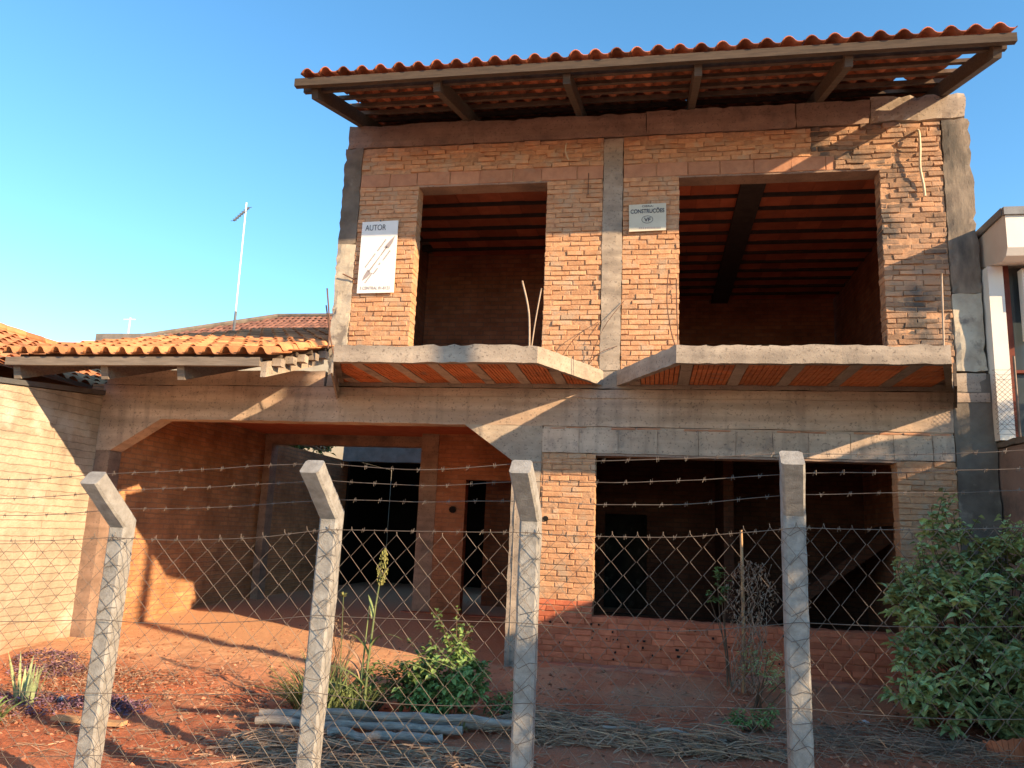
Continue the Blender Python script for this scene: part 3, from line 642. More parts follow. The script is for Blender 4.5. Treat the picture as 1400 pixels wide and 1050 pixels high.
# white sign
t, ys_ = board_sign('white_sign', 'white board reading AUTOR with a drawn diagonal pen left of the left window', [(-3.545, 5.29), (-3.085, 5.30), (-3.08, 4.38), (-3.545, 4.375)], M['white'])
text('AUTOR', .105, -3.50, 5.175, ys_, M['ink'], t, width=.265, shear=.02)
text('3 CENTRAL 81-8123', .055, -3.51, 4.42, ys_, M['ink_pale'], t, width=.38)
b = MB(); r_ = math.atan2(.60, .40)
def pen(u, v_, ln=.72): c_, s_ = math.cos(r_), math.sin(r_); return (-3.49+u*.93*c_-v_*s_, ys_, 4.53+u*.93*s_+v_*c_)
for prof in ([(0, 0), (.07, -.026), (.15, -.036), (.17, .028), (.07, .020)], [(.15, -.008), (.40, -.005), (.40, .006), (.15, .010)], [(.41, -.006), (.56, -.008), (.56, .010), (.41, .006)], [(.55, -.030), (.64, -.026), (.74, 0), (.64, .018), (.53, .028)]):
    b.poly([pen(u, v_) for u, v_ in prof])
b.build('pen_drawing', M['ink_pale'], t)
b = MB()
for u0, u1, v_ in ((.17, .40, .065), (.44, .62, .062), (.16, .24, -.075), (.30, .33, -.06), (.38, .54, -.07), (.0, .16, -.055)):
    u = u0
    while u < u1:
        l_ = uni(.010, .018); q = [pen(u, v_), pen(u+l_, v_+uni(-.003, .003)), pen(u+l_, v_+.016), pen(u, v_+.014)]
        b.poly(q); u += l_+.007
b.build('faded_lines', M['ink_pale'], t)
b = MB(); b.tube([(-3.31, ys_+.004, 5.30), (-3.31, ys_-.01, 5.30)], .009, 8); b.build('screw', M['ink'], t)
# small sign
t, ys_ = board_sign('company_sign', 'small cream board reading CONSTRUÇÕES VF beside the middle column', [(-.29, 5.405), (.135, 5.415), (.135, 5.085), (-.285, 5.075)], M['cream_sign'])
text('OBRA:', .035, -.14, 5.37, ys_, M['ink'], t, width=.13)
text('CONSTRUÇÕES', .07, -.27, 5.295, ys_, M['ink'], t, width=.385, bold=.0015, shear=.02)
text('VF', .065, -.115, 5.195, ys_, M['ink'], t, width=.075, bold=.0015)
b = MB(); n = 28
for i in range(n):
    a0, a1 = 2*math.pi*i/n, 2*math.pi*(i+1)/n
    b.poly([(-.078+.066*math.cos(a0), ys_, 5.218+.047*math.sin(a0)), (-.078+.066*math.cos(a1), ys_, 5.218+.047*math.sin(a1)), (-.078+.060*math.cos(a1), ys_, 5.218+.041*math.sin(a1)), (-.078+.060*math.cos(a0), ys_, 5.218+.041*math.sin(a0))])
b.build('oval_ring', M['ink'], t)
b = MB(); x = -.17
while x < .08: l_ = uni(.008, .02); b.box(x, x+l_, ys_, ys_+.002, 5.105, 5.125); x += l_+.008
b.build('faded_lines', M['ink_pale'], t)

def rod(name, label, cat, pts, r, mt, group=None, n=6):
    b = MB(); p0 = Vector(pts[0]); 
    P = [Vector(p) for p in pts]
    if len(P) > 2:                                   # smooth the path
        Q = []
        for i in range(len(P)-1):
            a = P[max(i-1, 0)]; b_, c_ = P[i], P[i+1]; d = P[min(i+2, len(P)-1)]
            for k in range(5):
                u = k/5; Q.append(.5*((2*b_)+(-a+c_)*u+(2*a-5*b_+4*c_-d)*u*u+(-a+3*b_-3*c_+d)*u**3))
        P = Q+[P[-1]]
    b.tube(P, r, n); o = b.build(name, mt, off=p0, smooth=True); tag(o, label, cat, group); return o
YB = F-1.15
rod('plastic_conduit', 'pale curved plastic tube hanging out of the wall right of the right window', 'tube', [(2.86, F-.0, 6.18), (2.865, F-.10, 6.14), (2.87, F-.10, 5.95), (2.865, F-.08, 5.72), (2.90, F-.05, 5.52), (2.91, F-.04, 5.40)], .014, M['hose'])
rod('plastic_conduit', 'short pale tube hanging near the top middle of the wall', 'tube', [(-1.04, F+.0, 6.22), (-1.045, F-.06, 6.2), (-1.05, F-.06, 6.1), (-1.01, F-.05, 6.0)], .009, M['hose'])
rod('steel_bar', 'thin brown rod hanging on the wall above the left window corner', 'steel bar', [(-.77, F-.03, 5.83), (-.77, F-.04, 5.55)], .006, M['rebar'])
rod('steel_bar', 'pale leaning rod of the V in front of the left window', 'steel bar', [(-1.22, YB, 3.42), (-1.24, YB, 3.8), (-1.32, YB, 4.13)], .010, M['rebar_pale'])
rod('steel_bar', 'straight right rod of the V in front of the left window', 'steel bar', [(-1.20, YB, 3.42), (-1.17, YB, 3.7), (-1.12, YB, 4.05)], .007, M['rebar_pale'])
rod('steel_bar', 'bent steel rod rising at the left end of the left balcony', 'steel bar', [(-3.36, YB, 3.42), (-3.37, YB, 3.7), (-3.43, YB, 4.08)], .008, M['rebar'])
rod('steel_bar', 'slanting steel rod left of the balcony end beside the carport roof', 'steel bar', [(-3.47, F-.6, 3.34), (-3.56, F-.62, 3.6), (-3.66, F-.63, 4.05)], .008, M['rebar'])
rod('steel_bar', 'curved thin rod at the left corner of the right balcony', 'steel bar', [(.22, YB, 3.42), (.17, YB, 3.6), (.13, YB, 3.9), (.145, YB, 4.22)], .006, M['rebar'])
rod('steel_bar', 'straight thin rod at the left corner of the right balcony', 'steel bar', [(.24, YB, 3.42), (.225, YB, 3.8), (.22, YB, 4.12)], .006, M['rebar'])
rod('steel_bar', 'upright pale rod at the right end of the right balcony', 'steel bar', [(2.62, YB, 3.42), (2.63, YB, 3.8), (2.64, YB, 4.14)], .009, M['rebar_pale'])
for i, (xa, za_, xb, zb_, lb) in enumerate(((-.72, 3.50, -.33, 4.25, 'long bent wire crossing the middle column'), (-1.05, 3.55, -.62, 4.0, 'arched wire on the bricks left of the middle column'), (-.75, 3.45, -.40, 3.72, 'lowest short wire near the foot of the middle column'))):
    rod('tie_wire', lb, 'wire', [(xa, F-.03, za_), ((xa+xb)/2-.03, F-.10, (za_+zb_)/2+.03), (xb, F-.03, zb_)], .004, M['rebar'])
rod('steel_bar', 'short stub of rod poking out of the wall under the white sign', 'steel bar', [(-3.74, F-.06, 4.62), (-3.585, F-.035, 4.55)], .009, M['rebar'])

# ------------------------------------------------------------------ left boundary wall
lw = thing('boundary_wall', 'long cream cement washed wall along the left side of the plot', 'wall', (-6.9, 8, 0))
b = MB(); b.box(-7.0, -6.82, 2.4, F+.006, -.2, 3.0, a=.5)
b.v = [(x, y, (z+.0 if z < 1 else 2.86+(y-6.5)*.10 if y > 6.5 else 2.5)) for x, y, z in b.v]
b.build('wall_face', M['wall_course'], lw)
b = MB(); b.box(-7.0, -6.816, F+.009, 13.2, .0, 3.235, a=.5); b.build('garage_wall', M['garage_y'], lw)
b = MB(); b.box(-7.0, -6.83, 13.203, 17, .0, 3.05, a=.5); b.build('yard_wall', M['garage_y'], lw)
b = MB(); b.hexa([(-7.03, 2.38, 2.50), (-6.79, 2.38, 2.50), (-6.79, F, 3.09), (-7.03, F, 3.09), (-7.03, 2.38, 2.54), (-6.79, 2.38, 2.54), (-6.79, F, 3.15), (-7.03, F, 3.15)], .5)
b.build('metal_capping', M['flash'], lw)

# ------------------------------------------------------------------ right boundary wall and neighbour
rw = thing('boundary_wall', 'brown cement block wall along the right side of the plot', 'wall', (3.6, 8, 0))
b = MB(); b.rough(3.47, 3.65, 3.0, F+.6, -.1, 2.64, seg=.12, amp=.012, fr=3, chip=.01)
b.build('wall_face', M['rwall'], rw)
b = MB(); b.rough(3.45, 3.68, 3.0, F+.6, 2.645, 2.70, seg=.1, amp=.02, fr=5, chip=.01); b.build('coping', M['concrete_dark'], rw)
nb = thing('neighbour_house', 'modern white house with grey roof edge and dark windows at the right edge', 'house', (4.5, 9, 0))
XN = 3.47
b = MB()
p = [(F+.16, 4.62), (8.28, 4.50), (8.19, 4.53), (8.14, 4.60), (8.14, 4.97), (F+.16, 4.94)]     # rust stained side of the canopy
f = [(XN, y, z) for y, z in p]; b.poly(f, .5)
b.build('canopy_side', M['white_rust'], nb)
b = MB()
p2 = [(8.28, 4.50), (8.19, 4.53), (8.14, 4.60), (8.14, 4.97)]
for i in range(3):
    (ya, za_), (yb, zb_) = p2[i], p2[i+1]; b.poly([(XN, ya, za_), (7.4, ya, za_), (7.4, yb, zb_), (XN, yb, zb_)], .5)
b.poly([(XN, 8.14, 4.97), (7.4, 8.14, 4.97), (7.4, 9.4, 4.97), (XN, 9.4, 4.97)], .5); b.poly([(XN, 8.28, 4.50), (XN, F+.16, 4.62), (7.4, F+.16, 4.62), (7.4, 8.28, 4.50)], .5)
b.build('canopy', M['white_wall'], nb)
b = MB(); b.box(XN-.02, XN+.32, 8.11, 8.16, 4.94, 5.02); b.box(XN+.30, 7.4, 8.11, 8.16, 4.86, 4.97); b.box(XN-.025, XN+.03, 8.165, F+.2, 4.955, 5.03)
b.build('roof_flashing', M['flash'], nb)
b = MB(); b.box(3.44, 3.585, 8.56, 8.72, 2.72, 4.55); b.build('white_column', M['white_wall'], nb)
b = MB(); b.box(3.66, 5.4, 8.66, 8.70, 2.76, 4.56); b.build('window_glass', M['glass_dark'], nb)
b = MB(); b.box(3.59, 3.655, 8.60, 8.71, 2.76, 4.60); b.box(3.66, 5.4, 8.61, 8.65, 3.42, 3.45); b.box(4.3, 4.35, 8.61, 8.655, 2.76, 4.55); b.build('window_frame', M['redframe'], nb)
b = MB(); b.box(3.74, 3.80, 8.50, 8.60, 3.75, 4.50); b.build('window_mullion', M['white_wall'], nb)
b = MB(); b.box(3.68, 7.4, 8.45, 18, -.1, 2.74); b.box(3.48, 7.4, 8.74, 18, 2.76, 4.93); b.build('house_body', M['white_wall'], nb)
b = MB(); b.box(3.86, 4.6, 8.40, 8.60, 4.18, 4.40); b.build('brick_panel', M['brick_red'], nb)
b = MB()
for i in range(14):
    for sgn in (-1, 1):
        x0 = 3.36; z0 = 2.76+i*.05
        b.tube([(x0, 8.42, z0), (x0+.2, 8.42, z0+sgn*.2 if 2.7 < z0+sgn*.2 < 3.5 else z0)], .002, 3)
mesh_panel = b.build('mesh_panel', M['wire'], nb)
b = MB(); b.tube([(3.565, 8.42, 2.7), (3.565, 8.42, 3.55)], .012, 8); b.build('mesh_pole', M['wire'], nb)

# ------------------------------------------------------------------ houses behind on the left
def hip_house(name, label, x0, x1, y0, y1, ze, slope, mt, wallm, ridge_m):
    t = thing(name, label, 'house', ((x0+x1)/2, (y0+y1)/2, 0))
    d = min(x1-x0, y1-y0)/2; zr = ze+slope*d
    if x1-x0 > y1-y0: r0, r1 = (x0+d, (y0+y1)/2, zr), (x1-d, (y0+y1)/2, zr)
    else: r0, r1 = ((x0+x1)/2, y0+d, zr), ((x0+x1)/2, y1-d, zr)
    b = MB(); b.box(x0+.4, x1-.4, y0+.4, y1-.4, 0, ze-.02, a=.5); b.build('wall', wallm, t)
    b = MB(); c = [(x0, y0, ze), (x1, y0, ze), (x1, y1, ze), (x0, y1, ze)]
    sides = ([c[0], c[1], r1, r0], [c[1], c[2], r1], [c[2], c[3], r0, r1], [c[3], c[0], r0]) if x1-x0 > y1-y0 else ([c[0], c[1], r0], [c[1], c[2], r1, r0], [c[2], c[3], r1], [c[3], c[0], r0, r1])
    for s_ in sides: b.poly(s_, .5)
    b.poly(c[::-1], .5)
    rf_ = b.build('roof', mt, t)
    # courses and barrels laid over the two slopes one can see
    tm = MB()
    def strip(A, B, Cc, D, n_course, n_col):
        A, B, Cc, D = map(Vector, (A, B, Cc, D))
        for c_ in range(n_course):
            u0, u1 = c_/n_course, (c_+1)/n_course
            L0, R0 = A.lerp(D, u0), B.lerp(Cc, u0); L1, R1 = A.lerp(D, u1), B.lerp(Cc, u1)
            nrm = (B-A).cross(D-A).normalized()
            wd = (R0-L0).length; k = max(1, int(wd/.2))
            L0c = L0
            dirx = (R0-L0).normalized(); dirl = ((L1-L0)-((L1-L0).dot(dirx))*dirx)
            for i in range(k):
                p0 = L0+dirx*(i+.5)*wd/k; v = random.random()
                # clip at hips
                p1 = p0+dirl*1.12
                if not (-.02 <= (p1-L1).dot(dirx) <= (R1-L1).length+.02): continue
                pts0 = []; pts1 = []
                for q in range(6):
                    s_ = (q/5-.5)*.17; h = .05*math.cos(math.pi*(q/5-.5))
                    pts0.append(p0+dirx*s_*1.1+nrm*(h*.8+.012)); pts1.append(p1+dirx*s_*1.0+nrm*(h*.8+.0))
                for q in range(5): tm.poly([pts0[q], pts0[q+1], pts1[q+1], pts1[q]], v)
    for s_ in sides:
        if len(s_) == 4: strip(s_[0], s_[1], s_[2], s_[3], max(3, int(d*1.1/.36)), 1)
        else: strip(s_[0], s_[1], s_[2], s_[2], max(3, int(d*1.1/.36)), 1)
    tm.build('roof_tiles', mt, rf_, smooth=True)
    b = MB()
    for a_, c_ in ((r0, r1),)+tuple((q, r0 if (Vector(q)-Vector(r0)).length < (Vector(q)-Vector(r1)).length else r1) for q in c):
        b.tube([Vector(a_)+Vector((0, 0, .05)), Vector(c_)+Vector((0, 0, .05))], .09, 7)
    b.build('ridge_tiles', ridge_m, rf_)
    return t
t = thing('tiled_house', 'house with sunlit orange tile roof at the far left edge', 'house', (-10, 12, 0))
b = MB(); b.box(-12.6, -7.3, 7.2, 16.2, 0, 3.1, a=.5); b.build('wall', M['plaster'], t)
XRG, XE, ZR_, ZE_ = -10.2, -7.12, 4.40, 3.22
b = MB(); b.poly([(XE, 6.8, ZE_-.03), (XE, 16.6, ZE_-.03), (XRG, 16.6, ZR_-.03), (XRG, 6.8, ZR_-.03)], .4); b.poly([(XRG, 6.8, ZR_-.03), (XRG, 16.6, ZR_-.03), (-13.3, 16.6, ZE_-.03), (-13.3, 6.8, ZE_-.03)], .4)
b.poly([(XE, 6.9, ZE_-.1), (XRG, 6.9, ZR_-.1), (-13.3, 6.9, ZE_-.1)], .5)
rf_ = b.build('roof', M['tile'], t)
tm = MB(); nC = 9
for c_ in range(nC):
    for k in range(46):
        u0, u1 = c_/nC, (c_+1.12)/nC; y = 6.8+k*.213+uni(-.01, .01); v = random.random(); A0 = []; A1 = []
        for q in range(6):
            w_ = (q/5-.5)*.19; h = .055*math.cos(math.pi*(q/5-.5))
            A0.append((XE+(XRG-XE)*u0, y+w_, ZE_+(ZR_-ZE_)*u0+h+.02)); A1.append((XE+(XRG-XE)*u1, y+w_*.85, ZE_+(ZR_-ZE_)*u1+h*.85))
        for q in range(5): tm.poly([A0[q], A0[q+1], A1[q+1], A1[q]], v)
tm.build('roof_tiles', M['tile'], rf_, smooth=True)
b = MB()
for k in range(24): y = 6.8+k*.41; b.tube([(XRG, y, ZR_+.03), (XRG, y+.43, ZR_+.055)], [.10, .085], 8)
b.build('ridge_tiles', M['tile'], rf_)
hip_house('tiled_house', 'house with shaded brown tile roof and dark ridge behind the carport', -16.1, -5.0, 20.5, 27.5, 6.72, .5, M['tile_old'], M['plaster'], M['concrete_dark'])
b = MB(); b.rough(-14.6, -12.6, 18.0, 18.3, 4.8, 6.35, seg=.4, amp=.01); tag(b.build('parapet_wall', M['concrete_grey'], off=(-13, 18, 0)), 'low grey parapet wall left of the brown roof', 'wall')
an = thing('tv_antenna', 'tall thin leaning aerial mast rising over the brown roof', 'antenna', (-11.0, 18.6, 5.5))
b = MB(); b.tube([(-11.0, 18.6, 5.3), (-10.98, 18.6, 7.1)], .035, 8); b.build('mast_foot', M['flash'], an)
b = MB(); b.tube([(-10.99, 18.6, 7.0), (-11.03, 18.6, 10.2)], .022, 8); b.build('mast', M['white'], an)
b = MB(); b.tube([(-11.22, 18.4, 9.6), (-11.0, 18.7, 10.1)], .03, 6); b.build('boom', M['ink'], an)
b = MB()
for i in range(8):
    t_ = i/7; p = Vector((-11.22, 18.4, 9.6)).lerp(Vector((-11.0, 18.7, 10.1)), t_)
    b.tube([p+Vector((-.15, .1, .04)), p+Vector((.15, -.1, -.04))], .008, 4)
b.build('antenna_rods', M['flash'], an)
an = thing('small_antenna', 'tiny pale aerial above the grey parapet far left', 'antenna', (-14.2, 18.6, 6.2))
b = MB(); b.tube([(-14.1, 18.6, 6.3), (-14.1, 18.6, 6.95)], .02, 5); b.tube([(-14.3, 18.6, 6.9), (-13.95, 18.6, 6.9)], .015, 5); b.build('aerial_rods', M['white'], an)

# back annexe across the yard and the tree behind it
ax = thing('back_annexe', 'grey unrendered outbuilding with dark open front across the back yard', 'shed', (-5, 17, 0))
b = MB(); b.box(-6.8, -2.5, 16.6, 16.8, 3.48, 4.4, a=.5); b.build('brick_parapet', M['greybrick'], ax)
b = MB(); b.rough(-6.8, -2.5, 16.58, 16.8, 3.02, 3.475, seg=.2, amp=.01); b.build('concrete_beam', M['concrete_grey'], ax)
b = MB(); b.box(-6.8, -2.5, 20, 20.2, 0, 3.4, a=.5); b.box(-6.8, -2.5, 16.82, 20, 3.1, 3.3, a=.5); b.box(-2.6, -2.4, 16.82, 20, 0, 3.1, a=.5); b.box(-6.95, -6.81, 17.1, 20, 0, 3.1, a=.5); b.build('dark_interior', M['black'], ax)  # walls coloured almost black to paint in the shade behind the open front
b = MB(); b.box(-2.3, 3.6, 15.4, 15.6, 0, 4.2, a=.5); tag(b.build('yard_wall', M['shade_painted'], off=(1, 16.5, 0)), 'dark mottled wall seen through the hole at the back of the ground floor', 'wall')

# ------------------------------------------------------------------ plants
def leaf(mb, p, d, ln, wd, droop=.3, a=None, fold=.25):
    """pointed folded leaf from p along d"""
    d = Vector(d).normalized(); s_ = d.cross(Vector((0, 0, 1)))
    if s_.length < .1: s_ = Vector((1, 0, 0))
    s_.normalize(); n = s_.cross(d); tw = uni(-.5, .5); s_ = (s_*math.cos(tw)+n*math.sin(tw)); n = s_.cross(d)
    p = Vector(p); a = random.random() if a is None else a
    m1 = p+d*ln*.42-Vector((0, 0, droop*ln*.12)); m2 = p+d*ln*.75-Vector((0, 0, droop*ln*.35)); tip = p+d*ln-Vector((0, 0, droop*ln*.6))
    i = len(mb.v)
    mb.v += [tuple(q) for q in (p, m1, m2, tip, m1+s_*wd*.5+n*wd*fold, m2+s_*wd*.33+n*wd*fold*.7, m1-s_*wd*.5+n*wd*fold, m2-s_*wd*.33+n*wd*fold*.7)]
    for q in ((0, 4, 1), (1, 4, 5, 2), (2, 5, 3), (0, 1, 6), (1, 2, 7, 6), (2, 3, 7)): mb.f.append(tuple(i+k for k in q)); mb.a.append(a)
def rdir(zlo=-.3, zhi=1):
    t = uni(0, 2*math.pi); z = uni(zlo, zhi); r = math.sqrt(max(0, 1-z*z)); return Vector((r*math.cos(t), r*math.sin(t), z))
def bush(name, label, cat, base, blobs, nleaf, ln, wd, mt, stem_mt, droop=.5, nstem=4, cl=7, sprigs=0):
    t = thing(name, label, cat, base); lv = MB(); st = MB(); B = Vector(base)
    vol = [b_[1][0]*b_[1][1]*b_[1][2] for b_ in blobs]
    tot = sum(v**(2/3) for v in vol)
    for (c, r), v in zip(blobs, vol):
        k = int(nleaf/cl*v**(2/3)/tot)
        c = Vector(c)
        for _ in range(k):
            d = rdir(-.75, 1); q = uni(.45, 1)**.5; rr = 1+.25*nz3(d*3+c, 1.4)
            p = c+Vector((d.x*r[0], d.y*r[1], d.z*r[2]))*q*rr
            if p.z < GG(p.x, p.y)+.02: continue
            ax_ = (d+Vector((0, 0, .5))+rdir()*.4).normalized(); tint = min(1, max(0, .5+.9*nz3(p, 3, 2)+uni(-.2, .2)))
            for m_ in range(cl):
                dd = (ax_*.35+rdir(-.5, .6)).normalized(); leaf(lv, p+ax_*uni(-.03, .03), dd, ln*uni(.4, 1.2), wd*uni(.7, 1.1), droop, min(1, max(0, tint+uni(-.15, .15))))
            if _ % nstem == 0:
                mid = B.lerp(p, .5)+rdir()*.05; st.tube([B+Vector((uni(-.05, .05), uni(-.05, .05), -.02)), mid, p], [.008, .005, .003], 4)
    for _ in range(sprigs):
        (c, r) = random.choice(blobs); d = rdir(-.1, 1); c = Vector(c); p0 = c+Vector((d.x*r[0], d.y*r[1], d.z*r[2]))*.7
        dd = (d+Vector((0, 0, .9))).normalized(); L_ = uni(.12, .34); st.tube([p0, p0+dd*L_*.6, p0+dd*L_+Vector((0, 0, -.02))], [.004, .003, .002], 4); tint = random.random()
        for k in range(int(L_/.028)):
            q = p0+dd*(.03+k*.028); leaf(lv, q, (dd*.3+rdir(-.6, .6)).normalized(), ln*uni(.5, 1)*(1-.4*k*.028/L_), wd*.85, droop, min(1, max(0, tint+uni(-.2, .2))))
    lv.build('foliage', mt, t, smooth=False); st.build('stems', stem_mt, t); return t
bush('large_bush', 'large dull green bush with pointed leaves at the right corner of the plot', 'bush', (2.85, 7.5, .15),
     [((2.45, 7.3, 1.0), (.36, .4, .38)), ((2.95, 7.4, 1.05), (.5, .5, .45)), ((2.6, 7.2, .62), (.50, .5, .36)), ((3.15, 7.2, .6), (.55, .5, .4)), ((2.32, 7.35, 1.32), (.24, .28, .13)),
      ((2.42, 7.5, 1.72), (.07, .09, .20)), ((2.58, 7.5, 1.45), (.2, .2, .2)), ((3.1, 7.5, 1.5), (.34, .3, .24)), ((2.5, 7.3, .35), (.45, .4, .22)), ((3.1, 7.1, .32), (.5, .4, .25)), ((2.2, 7.4, 1.1), (.2, .25, .18)), ((3.3, 7.3, 1.1), (.3, .4, .4)), ((3.45, 7.2, 1.25), (.3, .3, .4)), ((2.15, 7.2, .75), (.16, .2, .14)), ((2.05, 7.1, .45), (.16, .2, .12)), ((2.1, 7.3, 1.15), (.14, .2, .14)), ((2.6, 7.5, 1.62), (.12, .12, .16)), ((2.9, 7.5, 1.6), (.14, .12, .12))],
     8600, .11, .07, M['bush'], M['stem'], sprigs=110)
bush('leafy_bush', 'round fresh green bush right of the tall seeding grass', 'bush', (-1.78, 6.75, .08),
     [((-1.72, 6.75, .42), (.28, .26, .20)), ((-1.9, 6.7, .28), (.2, .2, .16)), ((-1.5, 6.75, .36), (.16, .2, .2)), ((-1.72, 6.75, .22), (.3, .25, .14)), ((-1.62, 6.75, .6), (.1, .1, .07))],
     2000, .08, .05, M['leaf'], M['stem'], sprigs=22)
bush('small_weed', 'low bright weed between the round bush and the third post', 'weed', (-1.18, 6.9, .08), [((-1.2, 6.9, .18), (.2, .15, .08)), ((-1.08, 6.95, .28), (.05, .05, .12))], 420, .06, .02, M['leaf'], M['stem'])
bush('small_weed', 'low yellowish green weed in front of the stake', 'weed', (.80, 7.0, .1), [((.82, 7.0, .2), (.15, .12, .05)), ((.98, 7.0, .24), (.05, .05, .05)), ((.7, 7.0, .18), (.08, .08, .05))], 420, .06, .018, M['leaf'], M['stem'])
bush('grey_weed', 'greyish dry weed left of the fourth post', 'weed', (.93, 7.6, .15), [((1.0, 7.5, .55), (.16, .15, .12)), ((1.1, 7.55, .42), (.16, .14, .12)), ((.85, 7.5, .60), (.06, .06, .14))], 520, .05, .014, M['bush'], M['stem'], nstem=14)
bush('dark_weed', 'dark green weed behind the grass near the tall seed head', 'weed', (-2.35, 6.8, .06), [((-2.3, 6.85, .32), (.2, .16, .15)), ((-2.1, 6.9, .28), (.15, .15, .18)), ((-2.45, 6.85, .22), (.16, .15, .12))], 620, .06, .028, M['leaf'], M['stem'])
bush('seed_weed', 'pale weed with whitish seed heads left of the second post', 'weed', (-2.75, 6.9, .08), [((-2.78, 6.9, .72), (.14, .1, .09)), ((-2.68, 6.9, .6), (.12, .1, .1))], 300, .025, .014, M['straw'], M['stem'])
def blade(mb, p, d, ln, wd, bend=.8, n=6, a=None):
    p = Vector(p); d = Vector(d).normalized(); h = Vector((d.x, d.y, 0)); h = h.normalized() if h.length > .01 else Vector((1, 0, 0)); a = random.random() if a is None else a
    s_ = Vector((-h.y, h.x, 0)); i = len(mb.v)
    for k in range(n+1):
        t = k/n; q = p+d*ln*t+h*bend*ln*.5*t*t-Vector((0, 0, 1))*bend*ln*.55*t**2.4
        w_ = wd*(1-t**2)*.5+.0008; mb.v += [tuple(q+s_*w_), tuple(q-s_*w_)]
    for k in range(n): mb.f.append((i+2*k, i+2*k+1, i+2*k+3, i+2*k+2)); mb.a.append(a)
def tuft(name, label, base, rad, n, ln, wd, mt, cat='grass', bend=.7, lean=.45):
    b = MB(); B = Vector(base)
    for _ in range(n):
        t = uni(0, 2*math.pi); r = rad*math.sqrt(random.random()); p = B+Vector((r*math.cos(t), r*math.sin(t), 0)); p.z = GG(p.x, p.y)-.01
        blade(b, p, (math.cos(t)*lean*uni(.2, 1.3), math.sin(t)*lean*uni(.2, 1.3), 1), ln*uni(.5, 1.1), wd*uni(.6, 1.2), bend*uni(.4, 1.4))
    return tag(b.build(name, mt, off=base), label, cat)
tuft('grass_tuft', 'dark green tall grass clump left of the second post', (-2.72, 6.62, .05), .20, 330, .62, .017, M['grass'])
tuft('grass_tuft', 'thinner grass clump just right of the second post', (-2.40, 6.55, .05), .12, 110, .48, .014, M['grass'])
tuft('grass_tuft', 'yellowish short grass at the foot of the round bush', (-1.6, 6.55, .05), .26, 120, .26, .014, M['grass'], lean=1.0)
tuft('agave_plant', 'pale upright striped leaves at the foot of the left wall', (-5.2, 6.2, .0), .12, 15, .42, .034, M['pale_leaf'], 'plant', .15, .28)
tuft('agave_plant', 'yellow green low leaves at the far left edge', (-5.02, 5.6, .0), .12, 24, .25, .04, M['leaf'], 'plant', .6, .8)
# tall sorghum
sg = thing('sorghum_plant', 'tall single grass stalk with yellow seed head behind the fence', 'plant', (-2.31, 6.5, .05))
b = MB(); st_ = [(-2.31, 6.5, .03), (-2.30, 6.5, .5), (-2.27, 6.5, .95), (-2.24, 6.5, 1.22)]
b.tube(st_, [.013, .011, .008, .005], 6); b.tube([(-2.36, 6.52, .03), (-2.35, 6.52, .5), (-2.33, 6.52, .95)], [.010, .008, .004], 6); b.build('stalk', M['grass'], sg)
b = MB()
for _ in range(230):
    t = random.random(); c = Vector((-2.24+.02*t, 6.5, 1.12+.30*t)); r = .055*math.sin(math.pi*min(1, t*.9+.12))**.8
    p = c+Vector((uni(-1, 1), uni(-1, 1), 0))*r*.8; s_ = uni(.006, .011)
    b.tube([p, p+Vector((uni(-.006, .006), uni(-.006, .006), s_*2))], [s_*.5, s_*.25], 4)
b.build('seed_head', M['yellow'], sg)
b = MB()
for z, dx, ln, bd in ((.30, -.8, .5, 1.2), (.42, .9, .62, 1.4), (.55, -.5, .35, 1.0), (.85, -.25, .22, .4), (.38, .7, .5, 1.5), (.2, -.9, .5, 1.2), (.62, .5, .3, 1.1)):
    blade(b, (-2.31+.03*z, 6.5, z), (dx, uni(-.3, .3), 1.0), ln*1.15, .034, bd, 9)
b.build('long_leaves', M['grass'], sg)
b = MB()
for z, dx, ln in ((.45, -.4, .5), (.35, -.3, .45), (.5, .5, .35)): blade(b, (-2.36, 6.52, z), (dx, .1, 1.1), ln, .03, 1.5, 9)
b.build('dry_leaves', M['dry'], sg)
for i, (x, z, lb) in enumerate(((-2.52, 1.02, 'small yellow flower right against the second post'), (-2.72, 1.0, 'small yellow flower left against the second post'))):
    t = thing('yellow_flower', lb, 'flower', (x, 6.4, .05))
    b = MB(); b.tube([(x+.05, 6.4, .03), (x+.02, 6.4, .5), (x, 6.4, z)], [.005, .004, .003], 5); b.build('flower_stem', M['grass'], t)
    b = MB()
    for _ in range(16): leaf(b, (x, 6.4, z), rdir(0, 1), uni(.03, .055), .018, 0)
    b.build('petals', M['yellow'], t)
# stake with withered climber
zb = GG(.86, 8.0)
b = MB(); b.tube([(.86, 8.0, zb-.1), (.865, 8.0, .9), (.855, 8.0, 1.72)], [.021, .018, .014], 6); tag(b.build('wooden_stake', M['plank'], off=(.86, 8, zb)), 'thin upright wooden stake in front of the wide window', 'stake')
t = thing('withered_climber', 'withered brown climbing plant tangled round the stake', 'plant', (.88, 7.97, zb))
b = MB(); v = MB()
for k in range(26):
    p = Vector((.86+uni(-.16, .12), 7.96+uni(-.08, .08), zb)); pts = [p]; z = zb; h = uni(.3, 1.2)
    while z < zb+h:
        z += .09; x = .86+(pts[-1].x-.86)*.9+uni(-.05, .05)+.02; pts.append(Vector((x, 7.96+uni(-.06, .06), z)))
    v.tube(pts, .0035, 3)
for _ in range(900):
    z = zb+1.2*random.random()**.8; q = (z-zb)/1.25; r = .06+.17*math.exp(-((q-.72)/.2)**2)+.05*(1-q)
    p = (.88+uni(-1, 1)*r+.05*(q > .6), 7.95+uni(-.1, .1), z); leaf(b, p, rdir(-1, .3), uni(.025, .05), .013, .6)
b.build('dead_leaves', M['dry'], t); v.build('vine_stems', M['dry'], t)
